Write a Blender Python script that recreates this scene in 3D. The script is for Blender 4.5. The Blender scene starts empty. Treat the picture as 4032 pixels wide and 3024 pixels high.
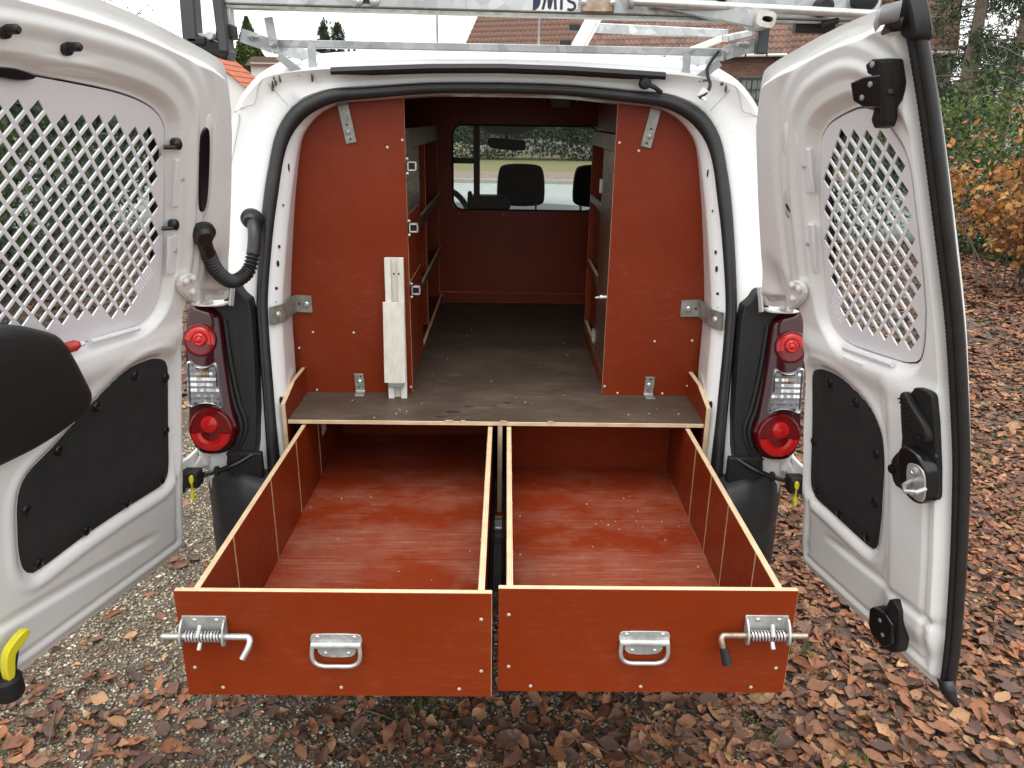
import bpy, bmesh, math, random
import numpy as np
from mathutils import Matrix, Vector, Quaternion

rng = np.random.default_rng(7)
random.seed(7)
scene = bpy.context.scene
COL = scene.collection

# ------------------------------------------------------------------ camera
CAM_F, CAM_P, CAM_Y, CAM_R = 3018.3, .3363, .0106, .0145
CAM_C = np.array([.0216, -2.0293, 1.70])
_fw = np.array([math.sin(CAM_Y)*math.cos(CAM_P), math.cos(CAM_Y)*math.cos(CAM_P), -math.sin(CAM_P)])
_rt = np.array([math.cos(CAM_Y), -math.sin(CAM_Y), 0.])
_up = np.cross(_rt, _fw)
_rt, _up = math.cos(CAM_R)*_rt+math.sin(CAM_R)*_up, -math.sin(CAM_R)*_rt+math.cos(CAM_R)*_up
cam_d = bpy.data.cameras.new('camera')
cam = bpy.data.objects.new('camera', cam_d)
COL.objects.link(cam)
cam_d.sensor_width = 36
cam_d.sensor_fit = 'HORIZONTAL'
cam_d.lens = CAM_F/4032*36
cam_d.clip_start = .05
cam_d.clip_end = 2000
cam.matrix_world = Matrix([[_rt[i], _up[i], -_fw[i], CAM_C[i]] for i in range(3)]+[[0, 0, 0, 1]])
scene.camera = cam

# ------------------------------------------------------------------ sky, sun, exposure
SUN_EL, SUN_AZ = 74, 195          # degrees; azimuth clockwise from +Y
world = bpy.data.worlds.new('World')
scene.world = world
world.use_nodes = True
wn = world.node_tree.nodes
wl = world.node_tree.links
wn.clear()
w_out = wn.new('ShaderNodeOutputWorld')
w_bg = wn.new('ShaderNodeBackground')
w_sky = wn.new('ShaderNodeTexSky')
w_sky.sky_type = 'NISHITA'
w_sky.sun_disc = False
w_sky.sun_elevation = math.radians(SUN_EL)
w_sky.sun_rotation = math.radians(SUN_AZ)
w_sky.air_density = 1.0
w_sky.dust_density = 6.0
w_sky.ozone_density = 1.0
w_hs = wn.new('ShaderNodeHueSaturation')       # an overcast sky: hardly any blue left
w_hs.inputs['Saturation'].default_value = .10
wl.new(w_sky.outputs[0], w_hs.inputs['Color'])
w_mx = wn.new('ShaderNodeMix')                 # even cloud layer over the clear-sky model
w_mx.data_type = 'RGBA'
w_mx.inputs[0].default_value = .78
w_mx.inputs[7].default_value = (5.0, 5.05, 5.1, 1)
wl.new(w_hs.outputs[0], w_mx.inputs[6])
wl.new(w_mx.outputs[2], w_bg.inputs['Color'])
w_bg.inputs['Strength'].default_value = .15
wl.new(w_bg.outputs[0], w_out.inputs['Surface'])
sun_d = bpy.data.lights.new('sun', 'SUN')
sun_d.energy = .5
sun_d.angle = math.radians(60)
sun_d.color = (1, .96, .9)
sun = bpy.data.objects.new('sun', sun_d)
COL.objects.link(sun)
_el, _az = math.radians(SUN_EL), math.radians(SUN_AZ)
_sd = Vector((math.sin(_az)*math.cos(_el), math.cos(_az)*math.cos(_el), math.sin(_el)))
sun.rotation_euler = _sd.to_track_quat('Z', 'Y').to_euler()
scene.view_settings.view_transform = 'Standard'
scene.view_settings.look = 'None'
scene.view_settings.exposure = 1.35
scene.view_settings.gamma = 1
scene.view_settings.use_curve_mapping = False
scene.render.engine = 'CYCLES'
scene.cycles.use_denoising = True
scene.cycles.max_bounces = 8
scene.cycles.diffuse_bounces = 5
scene.cycles.glossy_bounces = 4
scene.cycles.transmission_bounces = 4
scene.cycles.transparent_max_bounces = 10
scene.cycles.caustics_reflective = False
scene.cycles.caustics_refractive = False
scene.cycles.sample_clamp_indirect = 4

# ------------------------------------------------------------------ materials
M = {}


def mat(name, col, rough=.5, metal=0., var=0., vscale=8., bump=0., bscale=60., coat=0., spec=.5, stretch=(1, 1, 1), dark=None, sheen=0.):
    """Principled with soft colour variation (noise) and fine relief."""
    m = bpy.data.materials.new(name)
    m.use_nodes = True
    n, l = m.node_tree.nodes, m.node_tree.links
    p = n['Principled BSDF']
    p.inputs['Base Color'].default_value = (*col, 1)
    p.inputs['Roughness'].default_value = rough
    p.inputs['Metallic'].default_value = metal
    p.inputs['Specular IOR Level'].default_value = spec
    if coat:
        p.inputs['Coat Weight'].default_value = coat
        p.inputs['Coat Roughness'].default_value = .06
    tc = n.new('ShaderNodeTexCoord')
    mp = n.new('ShaderNodeMapping')
    mp.inputs['Scale'].default_value = stretch
    l.new(tc.outputs['Object'], mp.inputs['Vector'])
    if var:
        nz = n.new('ShaderNodeTexNoise')
        nz.inputs['Scale'].default_value = vscale
        nz.inputs['Detail'].default_value = 6
        nz.inputs['Roughness'].default_value = .62
        l.new(mp.outputs[0], nz.inputs['Vector'])
        mx = n.new('ShaderNodeMix')
        mx.data_type = 'RGBA'
        d = dark or tuple(c*(1-var) for c in col)
        mx.inputs[6].default_value = (*d, 1)
        mx.inputs[7].default_value = (*[min(1, c*(1+var*.5)) for c in col], 1)
        cr = n.new('ShaderNodeMapRange')
        cr.inputs['From Min'].default_value = .3
        cr.inputs['From Max'].default_value = .7
        l.new(nz.outputs[0], cr.inputs['Value'])
        l.new(cr.outputs[0], mx.inputs[0])
        l.new(mx.outputs[2], p.inputs['Base Color'])
    if bump:
        nb = n.new('ShaderNodeTexNoise')
        nb.inputs['Scale'].default_value = bscale
        nb.inputs['Detail'].default_value = 3
        l.new(mp.outputs[0], nb.inputs['Vector'])
        bp = n.new('ShaderNodeBump')
        bp.inputs['Strength'].default_value = bump
        bp.inputs['Distance'].default_value = .002
        l.new(nb.outputs[0], bp.inputs['Height'])
        l.new(bp.outputs[0], p.inputs['Normal'])
    M[name] = m
    return m


def nodes_of(m):
    return m.node_tree.nodes, m.node_tree.links, m.node_tree.nodes['Principled BSDF']


def film_mat(name, col, rough, scuff, scuff_col, sscale, stretch, grain=.12):
    """Phenolic film on plywood: fine grain, plus pale scuffs and dust streaks of their own shape."""
    m = bpy.data.materials.new(name)
    m.use_nodes = True
    n, l, p = nodes_of(m)
    tc = n.new('ShaderNodeTexCoord')

    def noise(scale, st, detail=6, rough_=.6, loc=(0, 0, 0)):
        mp = n.new('ShaderNodeMapping')
        mp.inputs['Scale'].default_value = st
        mp.inputs['Location'].default_value = loc
        l.new(tc.outputs['Object'], mp.inputs['Vector'])
        z = n.new('ShaderNodeTexNoise')
        z.inputs['Scale'].default_value = scale
        z.inputs['Detail'].default_value = detail
        z.inputs['Roughness'].default_value = rough_
        l.new(mp.outputs[0], z.inputs['Vector'])
        return z.outputs[0]

    def rng_(v, a, b, c=0., d=1.):
        r = n.new('ShaderNodeMapRange')
        for k, x in zip(('From Min', 'From Max', 'To Min', 'To Max'), (a, b, c, d)):
            r.inputs[k].default_value = x
        l.new(v, r.inputs['Value'])
        return r.outputs[0]

    def mix(f, a, b):
        x = n.new('ShaderNodeMix')
        x.data_type = 'RGBA'
        l.new(f, x.inputs[0])
        for k, v in ((6, a), (7, b)):
            if isinstance(v, tuple):
                x.inputs[k].default_value = (*v, 1)
            else:
                l.new(v, x.inputs[k])
        return x.outputs[2]

    def mul(a, b):
        x = n.new('ShaderNodeMath')
        x.operation = 'MULTIPLY'
        l.new(a, x.inputs[0])
        if isinstance(b, float):
            x.inputs[1].default_value = b
        else:
            l.new(b, x.inputs[1])
        return x.outputs[0]
    g = rng_(noise(140, stretch, 4), .3, .7)
    broad = rng_(noise(3.2, (1, 1, 1)), .3, .7)
    c = mix(g, tuple(x*(1-grain) for x in col), tuple(x*(1+grain) for x in col))
    c2 = mix(broad, tuple(x*.8 for x in col), tuple(x*1.16 for x in col))
    x = n.new('ShaderNodeMix')
    x.data_type = 'RGBA'
    x.inputs[0].default_value = .5
    l.new(c, x.inputs[6])
    l.new(c2, x.inputs[7])
    out = x.outputs[2]
    if scuff:
        s1 = rng_(noise(sscale, stretch, 12, .72), .50, .66)
        s2 = rng_(noise(3.0, (1, 1.5, 1), 7, .68, (3, 1, 2)), .44, .68)
        out = mix(mul(s2, float(scuff*.36)), out, scuff_col)
        f = mul(mul(s1, s2), float(scuff))
        out = mix(f, out, scuff_col)
        s3 = rng_(noise(sscale*2.2, tuple(q*1.3 for q in stretch), 4, .5, (7, 3, 1)), .66, .72)
        out = mix(mul(s3, float(scuff*.30)), out, scuff_col)
        p.inputs['Roughness'].default_value = rough
        l.new(rng_(s1, 0, 1, rough, min(.9, rough+.25)), p.inputs['Roughness'])
    else:
        l.new(rng_(broad, 0, 1, rough-.05, rough+.08), p.inputs['Roughness'])
    p.inputs['Specular IOR Level'].default_value = .22
    l.new(out, p.inputs['Base Color'])
    b = n.new('ShaderNodeBump')
    b.inputs['Strength'].default_value = .12
    b.inputs['Distance'].default_value = .001
    l.new(g, b.inputs['Height'])
    l.new(b.outputs[0], p.inputs['Normal'])
    M[name] = m
    return m


RED = (.186, .0235, .0048)
film_mat('film', RED, .33, .14, (.36, .15, .09), 22, (1, 1, 4))
film_mat('film_front', (.206, .0250, .0036), .36, .13, (.40, .17, .10), 20, (1, 4, 5))
film_mat('film_worn', (.215, .027, .0060), .44, .68, (.40, .26, .19), 11, (.45, 13, 1))
film_mat('deck_film', (.078, .055, .041), .50, .85, (.21, .165, .125), 9, (1.0, 7, 1), .35)
film_mat('film_brown', (.11, .055, .035), .28, .2, (.3, .22, .17), 22, (1, 1, 5))


def ply_mat(axis):
    m = bpy.data.materials.new('plywood_edge_'+axis)
    m.use_nodes = True
    n, l, p = nodes_of(m)
    tc = n.new('ShaderNodeTexCoord')
    sp = n.new('ShaderNodeSeparateXYZ')
    l.new(tc.outputs['Object'], sp.inputs[0])
    ml = n.new('ShaderNodeMath')
    ml.operation = 'MULTIPLY'
    ml.inputs[1].default_value = 2*math.pi/.0042
    l.new(sp.outputs['XYZ'.index(axis)], ml.inputs[0])
    sn = n.new('ShaderNodeMath')
    sn.operation = 'SINE'
    l.new(ml.outputs[0], sn.inputs[0])
    nz = n.new('ShaderNodeTexNoise')
    nz.inputs['Scale'].default_value = 22
    nz.inputs['Detail'].default_value = 5
    l.new(tc.outputs['Object'], nz.inputs['Vector'])
    ad = n.new('ShaderNodeMath')
    ad.operation = 'MULTIPLY_ADD'
    ad.inputs[1].default_value = .35
    l.new(sn.outputs[0], ad.inputs[0])
    l.new(nz.outputs[0], ad.inputs[2])
    mr = n.new('ShaderNodeMapRange')
    mr.inputs['From Min'].default_value = .1
    mr.inputs['From Max'].default_value = .9
    l.new(ad.outputs[0], mr.inputs['Value'])
    mx = n.new('ShaderNodeMix')
    mx.data_type = 'RGBA'
    mx.inputs[6].default_value = (.50, .34, .19, 1)
    mx.inputs[7].default_value = (.80, .64, .42, 1)
    l.new(mr.outputs[0], mx.inputs[0])
    l.new(mx.outputs[2], p.inputs['Base Color'])
    p.inputs['Roughness'].default_value = .7
    M['ply'+axis] = m


for _a in 'XYZ':
    ply_mat(_a)
mat('ply_line', (.55, .36, .22), .7, var=.3, vscale=40)


def white_paint():
    m = mat('white', (.845, .855, .845), .22, coat=.35, var=.04, vscale=3, dark=(.80, .80, .785))
    n, l, p = nodes_of(m)
    src = p.inputs['Base Color'].links[0].from_socket
    tc = n.new('ShaderNodeTexCoord')
    g1 = n.new('ShaderNodeTexNoise')
    g1.inputs['Scale'].default_value = 70
    g1.inputs['Detail'].default_value = 5
    l.new(tc.outputs['Object'], g1.inputs['Vector'])
    g2 = n.new('ShaderNodeTexNoise')
    g2.inputs['Scale'].default_value = 5
    g2.inputs['Detail'].default_value = 4
    l.new(tc.outputs['Object'], g2.inputs['Vector'])
    r1 = n.new('ShaderNodeMapRange')
    r1.inputs['From Min'].default_value = .64
    r1.inputs['From Max'].default_value = .74
    l.new(g1.outputs[0], r1.inputs['Value'])
    r2 = n.new('ShaderNodeMapRange')
    r2.inputs['From Min'].default_value = .45
    r2.inputs['From Max'].default_value = .75
    r2.inputs['To Max'].default_value = .55
    l.new(g2.outputs[0], r2.inputs['Value'])
    mu = n.new('ShaderNodeMath')
    mu.operation = 'MULTIPLY'
    l.new(r1.outputs[0], mu.inputs[0])
    l.new(r2.outputs[0], mu.inputs[1])
    mx = n.new('ShaderNodeMix')
    mx.data_type = 'RGBA'
    l.new(mu.outputs[0], mx.inputs[0])
    l.new(src, mx.inputs[6])
    mx.inputs[7].default_value = (.40, .36, .31, 1)
    l.new(mx.outputs[2], p.inputs['Base Color'])


white_paint()
mat('white_dirty', (.76, .75, .71), .4, var=.3, vscale=16, dark=(.60, .58, .50))
mat('hinge_white', (.74, .73, .70), .4, var=.12, vscale=30)
mat('guard', (.80, .79, .82), .38, var=.03, vscale=6)
mat('rubber', (.014, .014, .015), .42, bump=.1, bscale=200, var=.4, vscale=30)
mat('black_plastic', (.017, .0165, .0165), .52, spec=.3, bump=.25, bscale=450)
mat('black_gloss', (.008, .008, .009), .2)
mat('bumper_plastic', (.026, .028, .030), .5, bump=.3, bscale=400, var=.3, vscale=10)
mat('carpet', (.017, .0165, .016), .92, bump=.8, bscale=500, var=.5, vscale=14, dark=(.010, .010, .010))
mat('grey_post', (.045, .05, .055), .45, var=.2, vscale=12)
mat('zinc', (.56, .57, .56), .36, .45, var=.28, vscale=26, dark=(.30, .31, .29))
mat('bracket_steel', (.36, .37, .34), .42, .5, var=.35, vscale=34, dark=(.2, .2, .17))
mat('bright_steel', (.62, .62, .61), .28, .7, var=.2, vscale=40)
mat('rust_steel', (.42, .36, .29), .42, .8, var=.5, vscale=30, dark=(.2, .11, .06))
mat('aluminium', (.62, .61, .57), .42, .55, var=.35, vscale=22, dark=(.40, .385, .33))
mat('yellow_plastic', (.78, .70, .03), .4)
mat('red_plastic', (.45, .03, .03), .3)
mat('grey_plastic', (.22, .23, .24), .5)
mat('screw', (.72, .68, .62), .3, .5)
mat('seat_fabric', (.010, .010, .012), .9, bump=.5, bscale=300)
mat('dash', (.30, .32, .33), .55)
mat('cab_dark', (.02, .02, .022), .7)
mat('amber', (.75, .16, .02), .25)
mat('white_bar', (.74, .73, .66), .45, var=.2, vscale=14)
mat('tyre', (.012, .012, .012), .8)
mat('sticker', (.74, .75, .74), .4)
mat('ink', (.012, .016, .05), .4)
mat('tile', (.160, .100, .076), .85, var=.45, vscale=7, dark=(.15, .075, .05), bump=.3, bscale=60)
mat('tile_b', (.115, .075, .060), .85, var=.45, vscale=9, dark=(.11, .06, .045), bump=.3, bscale=60)
mat('brick', (.235, .115, .085), .9, var=.4, vscale=5)
mat('brick_b', (.30, .155, .115), .9, var=.4, vscale=5)
mat('mortar', (.34, .31, .28), .95, var=.2, vscale=10)
mat('render_white', (.72, .71, .68), .9, var=.06, vscale=2)
mat('red_tile', (.42, .115, .055), .85, var=.3, vscale=4)
mat('window_frame', (.03, .025, .022), .5)
mat('curtain', (.62, .62, .60), .9, var=.2, vscale=3)
mat('gutter', (.62, .63, .62), .5)
mat('bark', (.16, .125, .095), .95, var=.5, vscale=9, bump=.8, bscale=14)
mat('twig', (.11, .085, .065), .9)
mat('asphalt', (.27, .285, .275), .9, var=.15, vscale=3, bump=.4, bscale=90)
mat('kerbstone', (.30, .28, .26), .9, var=.2, vscale=4)


def galvanised():
    m = bpy.data.materials.new('galvanised')
    m.use_nodes = True
    n, l, p = nodes_of(m)
    tc = n.new('ShaderNodeTexCoord')
    v = n.new('ShaderNodeTexVoronoi')
    v.inputs['Scale'].default_value = 34
    l.new(tc.outputs['Object'], v.inputs['Vector'])
    sp = n.new('ShaderNodeSeparateColor')
    l.new(v.outputs['Color'], sp.inputs[0])
    nz = n.new('ShaderNodeTexNoise')
    nz.inputs['Scale'].default_value = 7
    nz.inputs['Detail'].default_value = 6
    l.new(tc.outputs['Object'], nz.inputs['Vector'])
    a = n.new('ShaderNodeMath')
    a.operation = 'MULTIPLY_ADD'
    a.inputs[1].default_value = .45
    l.new(sp.outputs[0], a.inputs[0])
    l.new(nz.outputs[0], a.inputs[2])
    mx = n.new('ShaderNodeMix')
    mx.data_type = 'RGBA'
    mx.inputs[6].default_value = (.30, .32, .32, 1)
    mx.inputs[7].default_value = (.60, .63, .63, 1)
    mr = n.new('ShaderNodeMapRange')
    mr.inputs['From Min'].default_value = .35
    mr.inputs['From Max'].default_value = 1.05
    l.new(a.outputs[0], mr.inputs['Value'])
    l.new(mr.outputs[0], mx.inputs[0])
    l.new(mx.outputs[2], p.inputs['Base Color'])
    p.inputs['Metallic'].default_value = .55
    p.inputs['Roughness'].default_value = .48
    M['galvanised'] = m


galvanised()


def glass_mat(name, tint, gloss=.04):
    m = bpy.data.materials.new(name)
    m.use_nodes = True
    n, l = m.node_tree.nodes, m.node_tree.links
    n.clear()
    o = n.new('ShaderNodeOutputMaterial')
    t = n.new('ShaderNodeBsdfTransparent')
    t.inputs[0].default_value = (*tint, 1)
    g = n.new('ShaderNodeBsdfGlossy')
    g.inputs['Roughness'].default_value = .02
    lw = n.new('ShaderNodeLayerWeight')        # same from both sides of a thin pane
    lw.inputs[0].default_value = .5
    pw = n.new('ShaderNodeMath')
    pw.operation = 'POWER'
    pw.inputs[1].default_value = 4.5
    l.new(lw.outputs['Facing'], pw.inputs[0])
    f = n.new('ShaderNodeMath')
    f.operation = 'MULTIPLY_ADD'
    f.inputs[1].default_value = .6
    f.inputs[2].default_value = gloss
    l.new(pw.outputs[0], f.inputs[0])
    mx = n.new('ShaderNodeMixShader')
    l.new(f.outputs[0], mx.inputs[0])
    l.new(t.outputs[0], mx.inputs[1])
    l.new(g.outputs[0], mx.inputs[2])
    l.new(mx.outputs[0], o.inputs[0])
    M[name] = m


glass_mat('glass', (.93, .97, .95), .018)
glass_mat('glass_dark', (.62, .68, .66))
glass_mat('lens_clear', (.93, .94, .95))


def red_lens(name, col, rough=.08):
    m = mat(name, col, rough, coat=.22, spec=.35)
    return m


red_lens('lamp_dark', (.035, .001, .003))
red_lens('lamp_red', (.45, .007, .006), .16)
red_lens('lamp_mid', (.13, .002, .002), .12)


def reflector():
    m = bpy.data.materials.new('reflector')
    m.use_nodes = True
    n, l, p = nodes_of(m)
    p.inputs['Base Color'].default_value = (.72, .73, .74, 1)
    p.inputs['Metallic'].default_value = .9
    p.inputs['Roughness'].default_value = .28
    p.inputs['Coat Weight'].default_value = .3
    M['reflector'] = m


reflector()


def vcol_mat(name, rough=.75, trans=0., bump=0.):
    """Colour comes from a per-leaf attribute (the leaf's own colour)."""
    m = bpy.data.materials.new(name)
    m.use_nodes = True
    n, l, p = nodes_of(m)
    a = n.new('ShaderNodeAttribute')
    a.attribute_name = 'tint'
    tc = n.new('ShaderNodeTexCoord')
    nz = n.new('ShaderNodeTexNoise')
    nz.inputs['Scale'].default_value = 55
    nz.inputs['Detail'].default_value = 4
    l.new(tc.outputs['Object'], nz.inputs['Vector'])
    mr = n.new('ShaderNodeMapRange')
    mr.inputs['From Min'].default_value = .3
    mr.inputs['From Max'].default_value = .7
    mr.inputs['To Min'].default_value = .55
    mr.inputs['To Max'].default_value = 1.3
    l.new(nz.outputs[0], mr.inputs['Value'])
    vm = n.new('ShaderNodeVectorMath')
    vm.operation = 'SCALE'
    l.new(a.outputs['Color'], vm.inputs[0])
    l.new(mr.outputs[0], vm.inputs['Scale'])
    l.new(vm.outputs[0], p.inputs['Base Color'])
    p.inputs['Roughness'].default_value = rough
    p.inputs['Specular IOR Level'].default_value = .3
    if trans:
        o = n['Material Output']
        t = n.new('ShaderNodeBsdfTranslucent')
        l.new(vm.outputs[0], t.inputs[0])
        mx = n.new('ShaderNodeMixShader')
        mx.inputs[0].default_value = trans
        l.new(p.outputs[0], mx.inputs[1])
        l.new(t.outputs[0], mx.inputs[2])
        l.new(mx.outputs[0], o.inputs[0])
    M[name] = m


vcol_mat('dead_leaf', .62)
vcol_mat('foliage', .6, .25)
vcol_mat('pebble', .7)


def ground_mat():
    m = bpy.data.materials.new('ground_soil')
    m.use_nodes = True
    n, l, p = nodes_of(m)
    tc = n.new('ShaderNodeTexCoord')
    v = n.new('ShaderNodeTexVoronoi')
    v.inputs['Scale'].default_value = 55
    l.new(tc.outputs['Object'], v.inputs['Vector'])
    n1 = n.new('ShaderNodeTexNoise')
    n1.inputs['Scale'].default_value = 1.1
    n1.inputs['Detail'].default_value = 8
    l.new(tc.outputs['Object'], n1.inputs['Vector'])
    sp = n.new('ShaderNodeSeparateColor')
    l.new(v.outputs['Color'], sp.inputs[0])
    r1 = n.new('ShaderNodeValToRGB')
    r1.color_ramp.elements[0].color = (.045, .032, .022, 1)
    r1.color_ramp.elements[1].color = (.20, .165, .12, 1)
    l.new(sp.outputs[0], r1.inputs[0])
    r2 = n.new('ShaderNodeValToRGB')
    r2.color_ramp.elements[0].color = (.05, .036, .022, 1)
    r2.color_ramp.elements[1].color = (.13, .085, .05, 1)
    l.new(n1.outputs[0], r2.inputs[0])
    mx = n.new('ShaderNodeMix')
    mx.data_type = 'RGBA'
    mx.inputs[0].default_value = .5
    l.new(r1.outputs[0], mx.inputs[6])
    l.new(r2.outputs[0], mx.inputs[7])
    l.new(mx.outputs[2], p.inputs['Base Color'])
    p.inputs['Roughness'].default_value = .95
    b = n.new('ShaderNodeBump')
    b.inputs['Strength'].default_value = .8
    b.inputs['Distance'].default_value = .01
    l.new(v.outputs['Distance'], b.inputs['Height'])
    l.new(b.outputs[0], p.inputs['Normal'])
    M['soil'] = m


ground_mat()
mat('verge', (.10, .115, .035), .95, var=.6, vscale=3, dark=(.15, .10, .055), bump=.5, bscale=40)
mat('driveway', (.22, .19, .15), .95, var=.35, vscale=20, bump=.6, bscale=60)

# ------------------------------------------------------------------ builders
WORLD = {}


def smoothed(x, y, sigma=.05):
    g = np.arange(-.3, 2.6, .005)
    v = np.interp(g, x, y)
    k = np.exp(-.5*(np.arange(-60, 61)*.005/sigma)**2)
    k /= k.sum()
    return g, np.convolve(np.pad(v, 60, 'edge'), k, 'valid')


def tag(o, label=None, cat=None, group=None, kind=None):
    for k, v in (('label', label), ('category', cat), ('group', group), ('kind', kind)):
        if v:
            o[k] = v
    return o


def attach(o, parent):
    if parent is not None:
        while parent.parent is not None and parent.parent.parent is not None:
            parent = parent.parent          # thing > part > sub-part, no further
        o.parent = parent
        o.matrix_parent_inverse = WORLD[parent.name].inverted()
    return o


def reg(o, m=None):
    WORLD[o.name] = m if m is not None else Matrix()
    return o


def thing(name, label, cat, loc=(0, 0, 0), group=None, parent=None):
    o = bpy.data.objects.new(name, None)
    COL.objects.link(o)
    o.location = loc
    o.empty_display_size = .1
    reg(o, Matrix.Translation(loc))
    tag(o, label, cat, group)
    if parent is not None:
        attach(o, parent)
    return o


class MB:
    def __init__(s):
        s.v, s.f, s.mi = [], [], []

    def add(s, vs, fs, mi=0):
        b = len(s.v)
        s.v += [tuple(map(float, p)) for p in vs]
        for k, f in enumerate(fs):
            s.f.append([b+i for i in f])
            s.mi.append(mi[k] if isinstance(mi, (list, tuple)) else mi)
        return s

    def box(s, c, d, rot=None, mi=0):
        h = [x/2 for x in d]
        vs = [Vector((sx*h[0], sy*h[1], sz*h[2])) for sx in (-1, 1) for sy in (-1, 1) for sz in (-1, 1)]
        if rot is not None:
            vs = [rot @ v for v in vs]
        vs = [v+Vector(c) for v in vs]
        fs = [(0, 1, 3, 2), (4, 6, 7, 5), (0, 4, 5, 1), (2, 3, 7, 6), (0, 2, 6, 4), (1, 5, 7, 3)]
        return s.add(vs, fs, mi)

    def bar(s, a, b, w, h, up=(0, 0, 1), mi=0):
        """rectangular bar from a to b; h along up."""
        a, b = Vector(a), Vector(b)
        d = (b-a).normalized()
        u = Vector(up)
        x = d.cross(u).normalized()
        u = x.cross(d).normalized()
        vs = []
        for p in (a, b):
            for sx, su in ((-1, -1), (1, -1), (1, 1), (-1, 1)):
                vs.append(p+x*sx*w/2+u*su*h/2)
        fs = [(0, 1, 2, 3), (7, 6, 5, 4), (0, 4, 5, 1), (1, 5, 6, 2), (2, 6, 7, 3), (3, 7, 4, 0)]
        return s.add(vs, fs, mi)

    def tube(s, path, r, n=10, caps=True, mi=0, closed=False, squash=None):
        """swept circle; r number or list. squash=(axis vector, factor)."""
        P = [Vector(p) for p in path]
        k = len(P)
        rs = r if isinstance(r, (list, tuple, np.ndarray)) else [r]*k
        vs = []
        prev = None
        for i in range(k):
            if closed:
                t = (P[(i+1) % k]-P[i-1]).normalized()
            else:
                t = (P[min(i+1, k-1)]-P[max(i-1, 0)]).normalized()
            if prev is None:
                a = Vector((0, 0, 1)) if abs(t.z) < .9 else Vector((1, 0, 0))
                x = t.cross(a).normalized()
            else:
                x = (prev-t*prev.dot(t)).normalized()
            prev = x
            y = t.cross(x)
            for j in range(n):
                an = 2*math.pi*j/n
                q = x*math.cos(an)*rs[i]+y*math.sin(an)*rs[i]
                if squash:
                    ax = Vector(squash[0])
                    q = q-ax*q.dot(ax)*(1-squash[1])
                vs.append(P[i]+q)
        fs = []
        for i in range(k if closed else k-1):
            i2 = (i+1) % k
            for j in range(n):
                j2 = (j+1) % n
                fs.append((i*n+j, i*n+j2, i2*n+j2, i2*n+j))
        if caps and not closed:
            fs.append(tuple(range(n))[::-1])
            fs.append(tuple((k-1)*n+j for j in range(n)))
        return s.add(vs, fs, mi)

    def lathe(s, c, axis, prof, n=24, mi=0):
        """prof list of (radius, along)."""
        ax = Vector(axis).normalized()
        a = Vector((0, 0, 1)) if abs(ax.z) < .9 else Vector((1, 0, 0))
        x = ax.cross(a).normalized()
        y = ax.cross(x)
        c = Vector(c)
        vs, fs = [], []
        for (r, h) in prof:
            for j in range(n):
                an = 2*math.pi*j/n
                vs.append(c+ax*h+(x*math.cos(an)+y*math.sin(an))*r)
        for i in range(len(prof)-1):
            for j in range(n):
                j2 = (j+1) % n
                fs.append((i*n+j, i*n+j2, (i+1)*n+j2, (i+1)*n+j))
        if prof[0][0] > 1e-6:
            fs.append(tuple(range(n))[::-1])
        if prof[-1][0] > 1e-6:
            fs.append(tuple((len(prof)-1)*n+j for j in range(n)))
        return s.add(vs, fs, mi)

    def prism(s, poly, fn, d0, d1, cap=0, side=0):
        """poly of 2-d points, fn(u,v,d)->xyz; extruded d0..d1."""
        n = len(poly)
        vs = [fn(u, v, d0) for u, v in poly]+[fn(u, v, d1) for u, v in poly]
        fs = [tuple(range(n)), tuple(range(2*n-1, n-1, -1))]
        mi = [cap, cap]
        for i in range(n):
            j = (i+1) % n
            fs.append((i, i+n, j+n, j))
            mi.append(side)
        return s.add(vs, fs, mi)

    def loft(s, rings, closed=True, mi=0):
        n = len(rings[0])
        vs = [p for r in rings for p in r]
        fs = []
        for i in range(len(rings)-1):
            for j in range(n if closed else n-1):
                j2 = (j+1) % n
                fs.append((i*n+j, i*n+j2, (i+1)*n+j2, (i+1)*n+j))
        return s.add(vs, fs, mi)

    def build(s, name, mats, parent=None, smooth=35, bevel=0., seg=2, loc=None, solid=0.):
        me = bpy.data.meshes.new(name)
        me.from_pydata(s.v, [], s.f)
        if isinstance(mats, str):
            mats = [mats]
        for m in mats:
            me.materials.append(M[m])
        me.polygons.foreach_set('material_index', s.mi)
        bm = bmesh.new()
        bm.from_mesh(me)
        bmesh.ops.recalc_face_normals(bm, faces=bm.faces)
        bm.to_mesh(me)
        bm.free()
        me.update()
        if smooth:
            me.shade_smooth()
            me.set_sharp_from_angle(angle=math.radians(smooth))
        o = bpy.data.objects.new(name, me)
        COL.objects.link(o)
        if loc is not None:
            o.location = loc
            reg(o, Matrix.Translation(loc))
        else:
            reg(o)
        if solid:
            md = o.modifiers.new('solid', 'SOLIDIFY')
            md.thickness = solid
            md.offset = 0
        if bevel:
            md = o.modifiers.new('bevel', 'BEVEL')
            md.width = bevel
            md.segments = seg
            md.limit_method = 'ANGLE'
            md.angle_limit = math.radians(40)
            md.harden_normals = False
        attach(o, parent)
        return o


def dup(o, parent, m):
    c = o.copy()
    COL.objects.link(c)
    c.parent = None
    c.matrix_parent_inverse = Matrix()
    c.matrix_basis = m
    reg(c, m)
    attach(c, parent)
    return c


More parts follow.
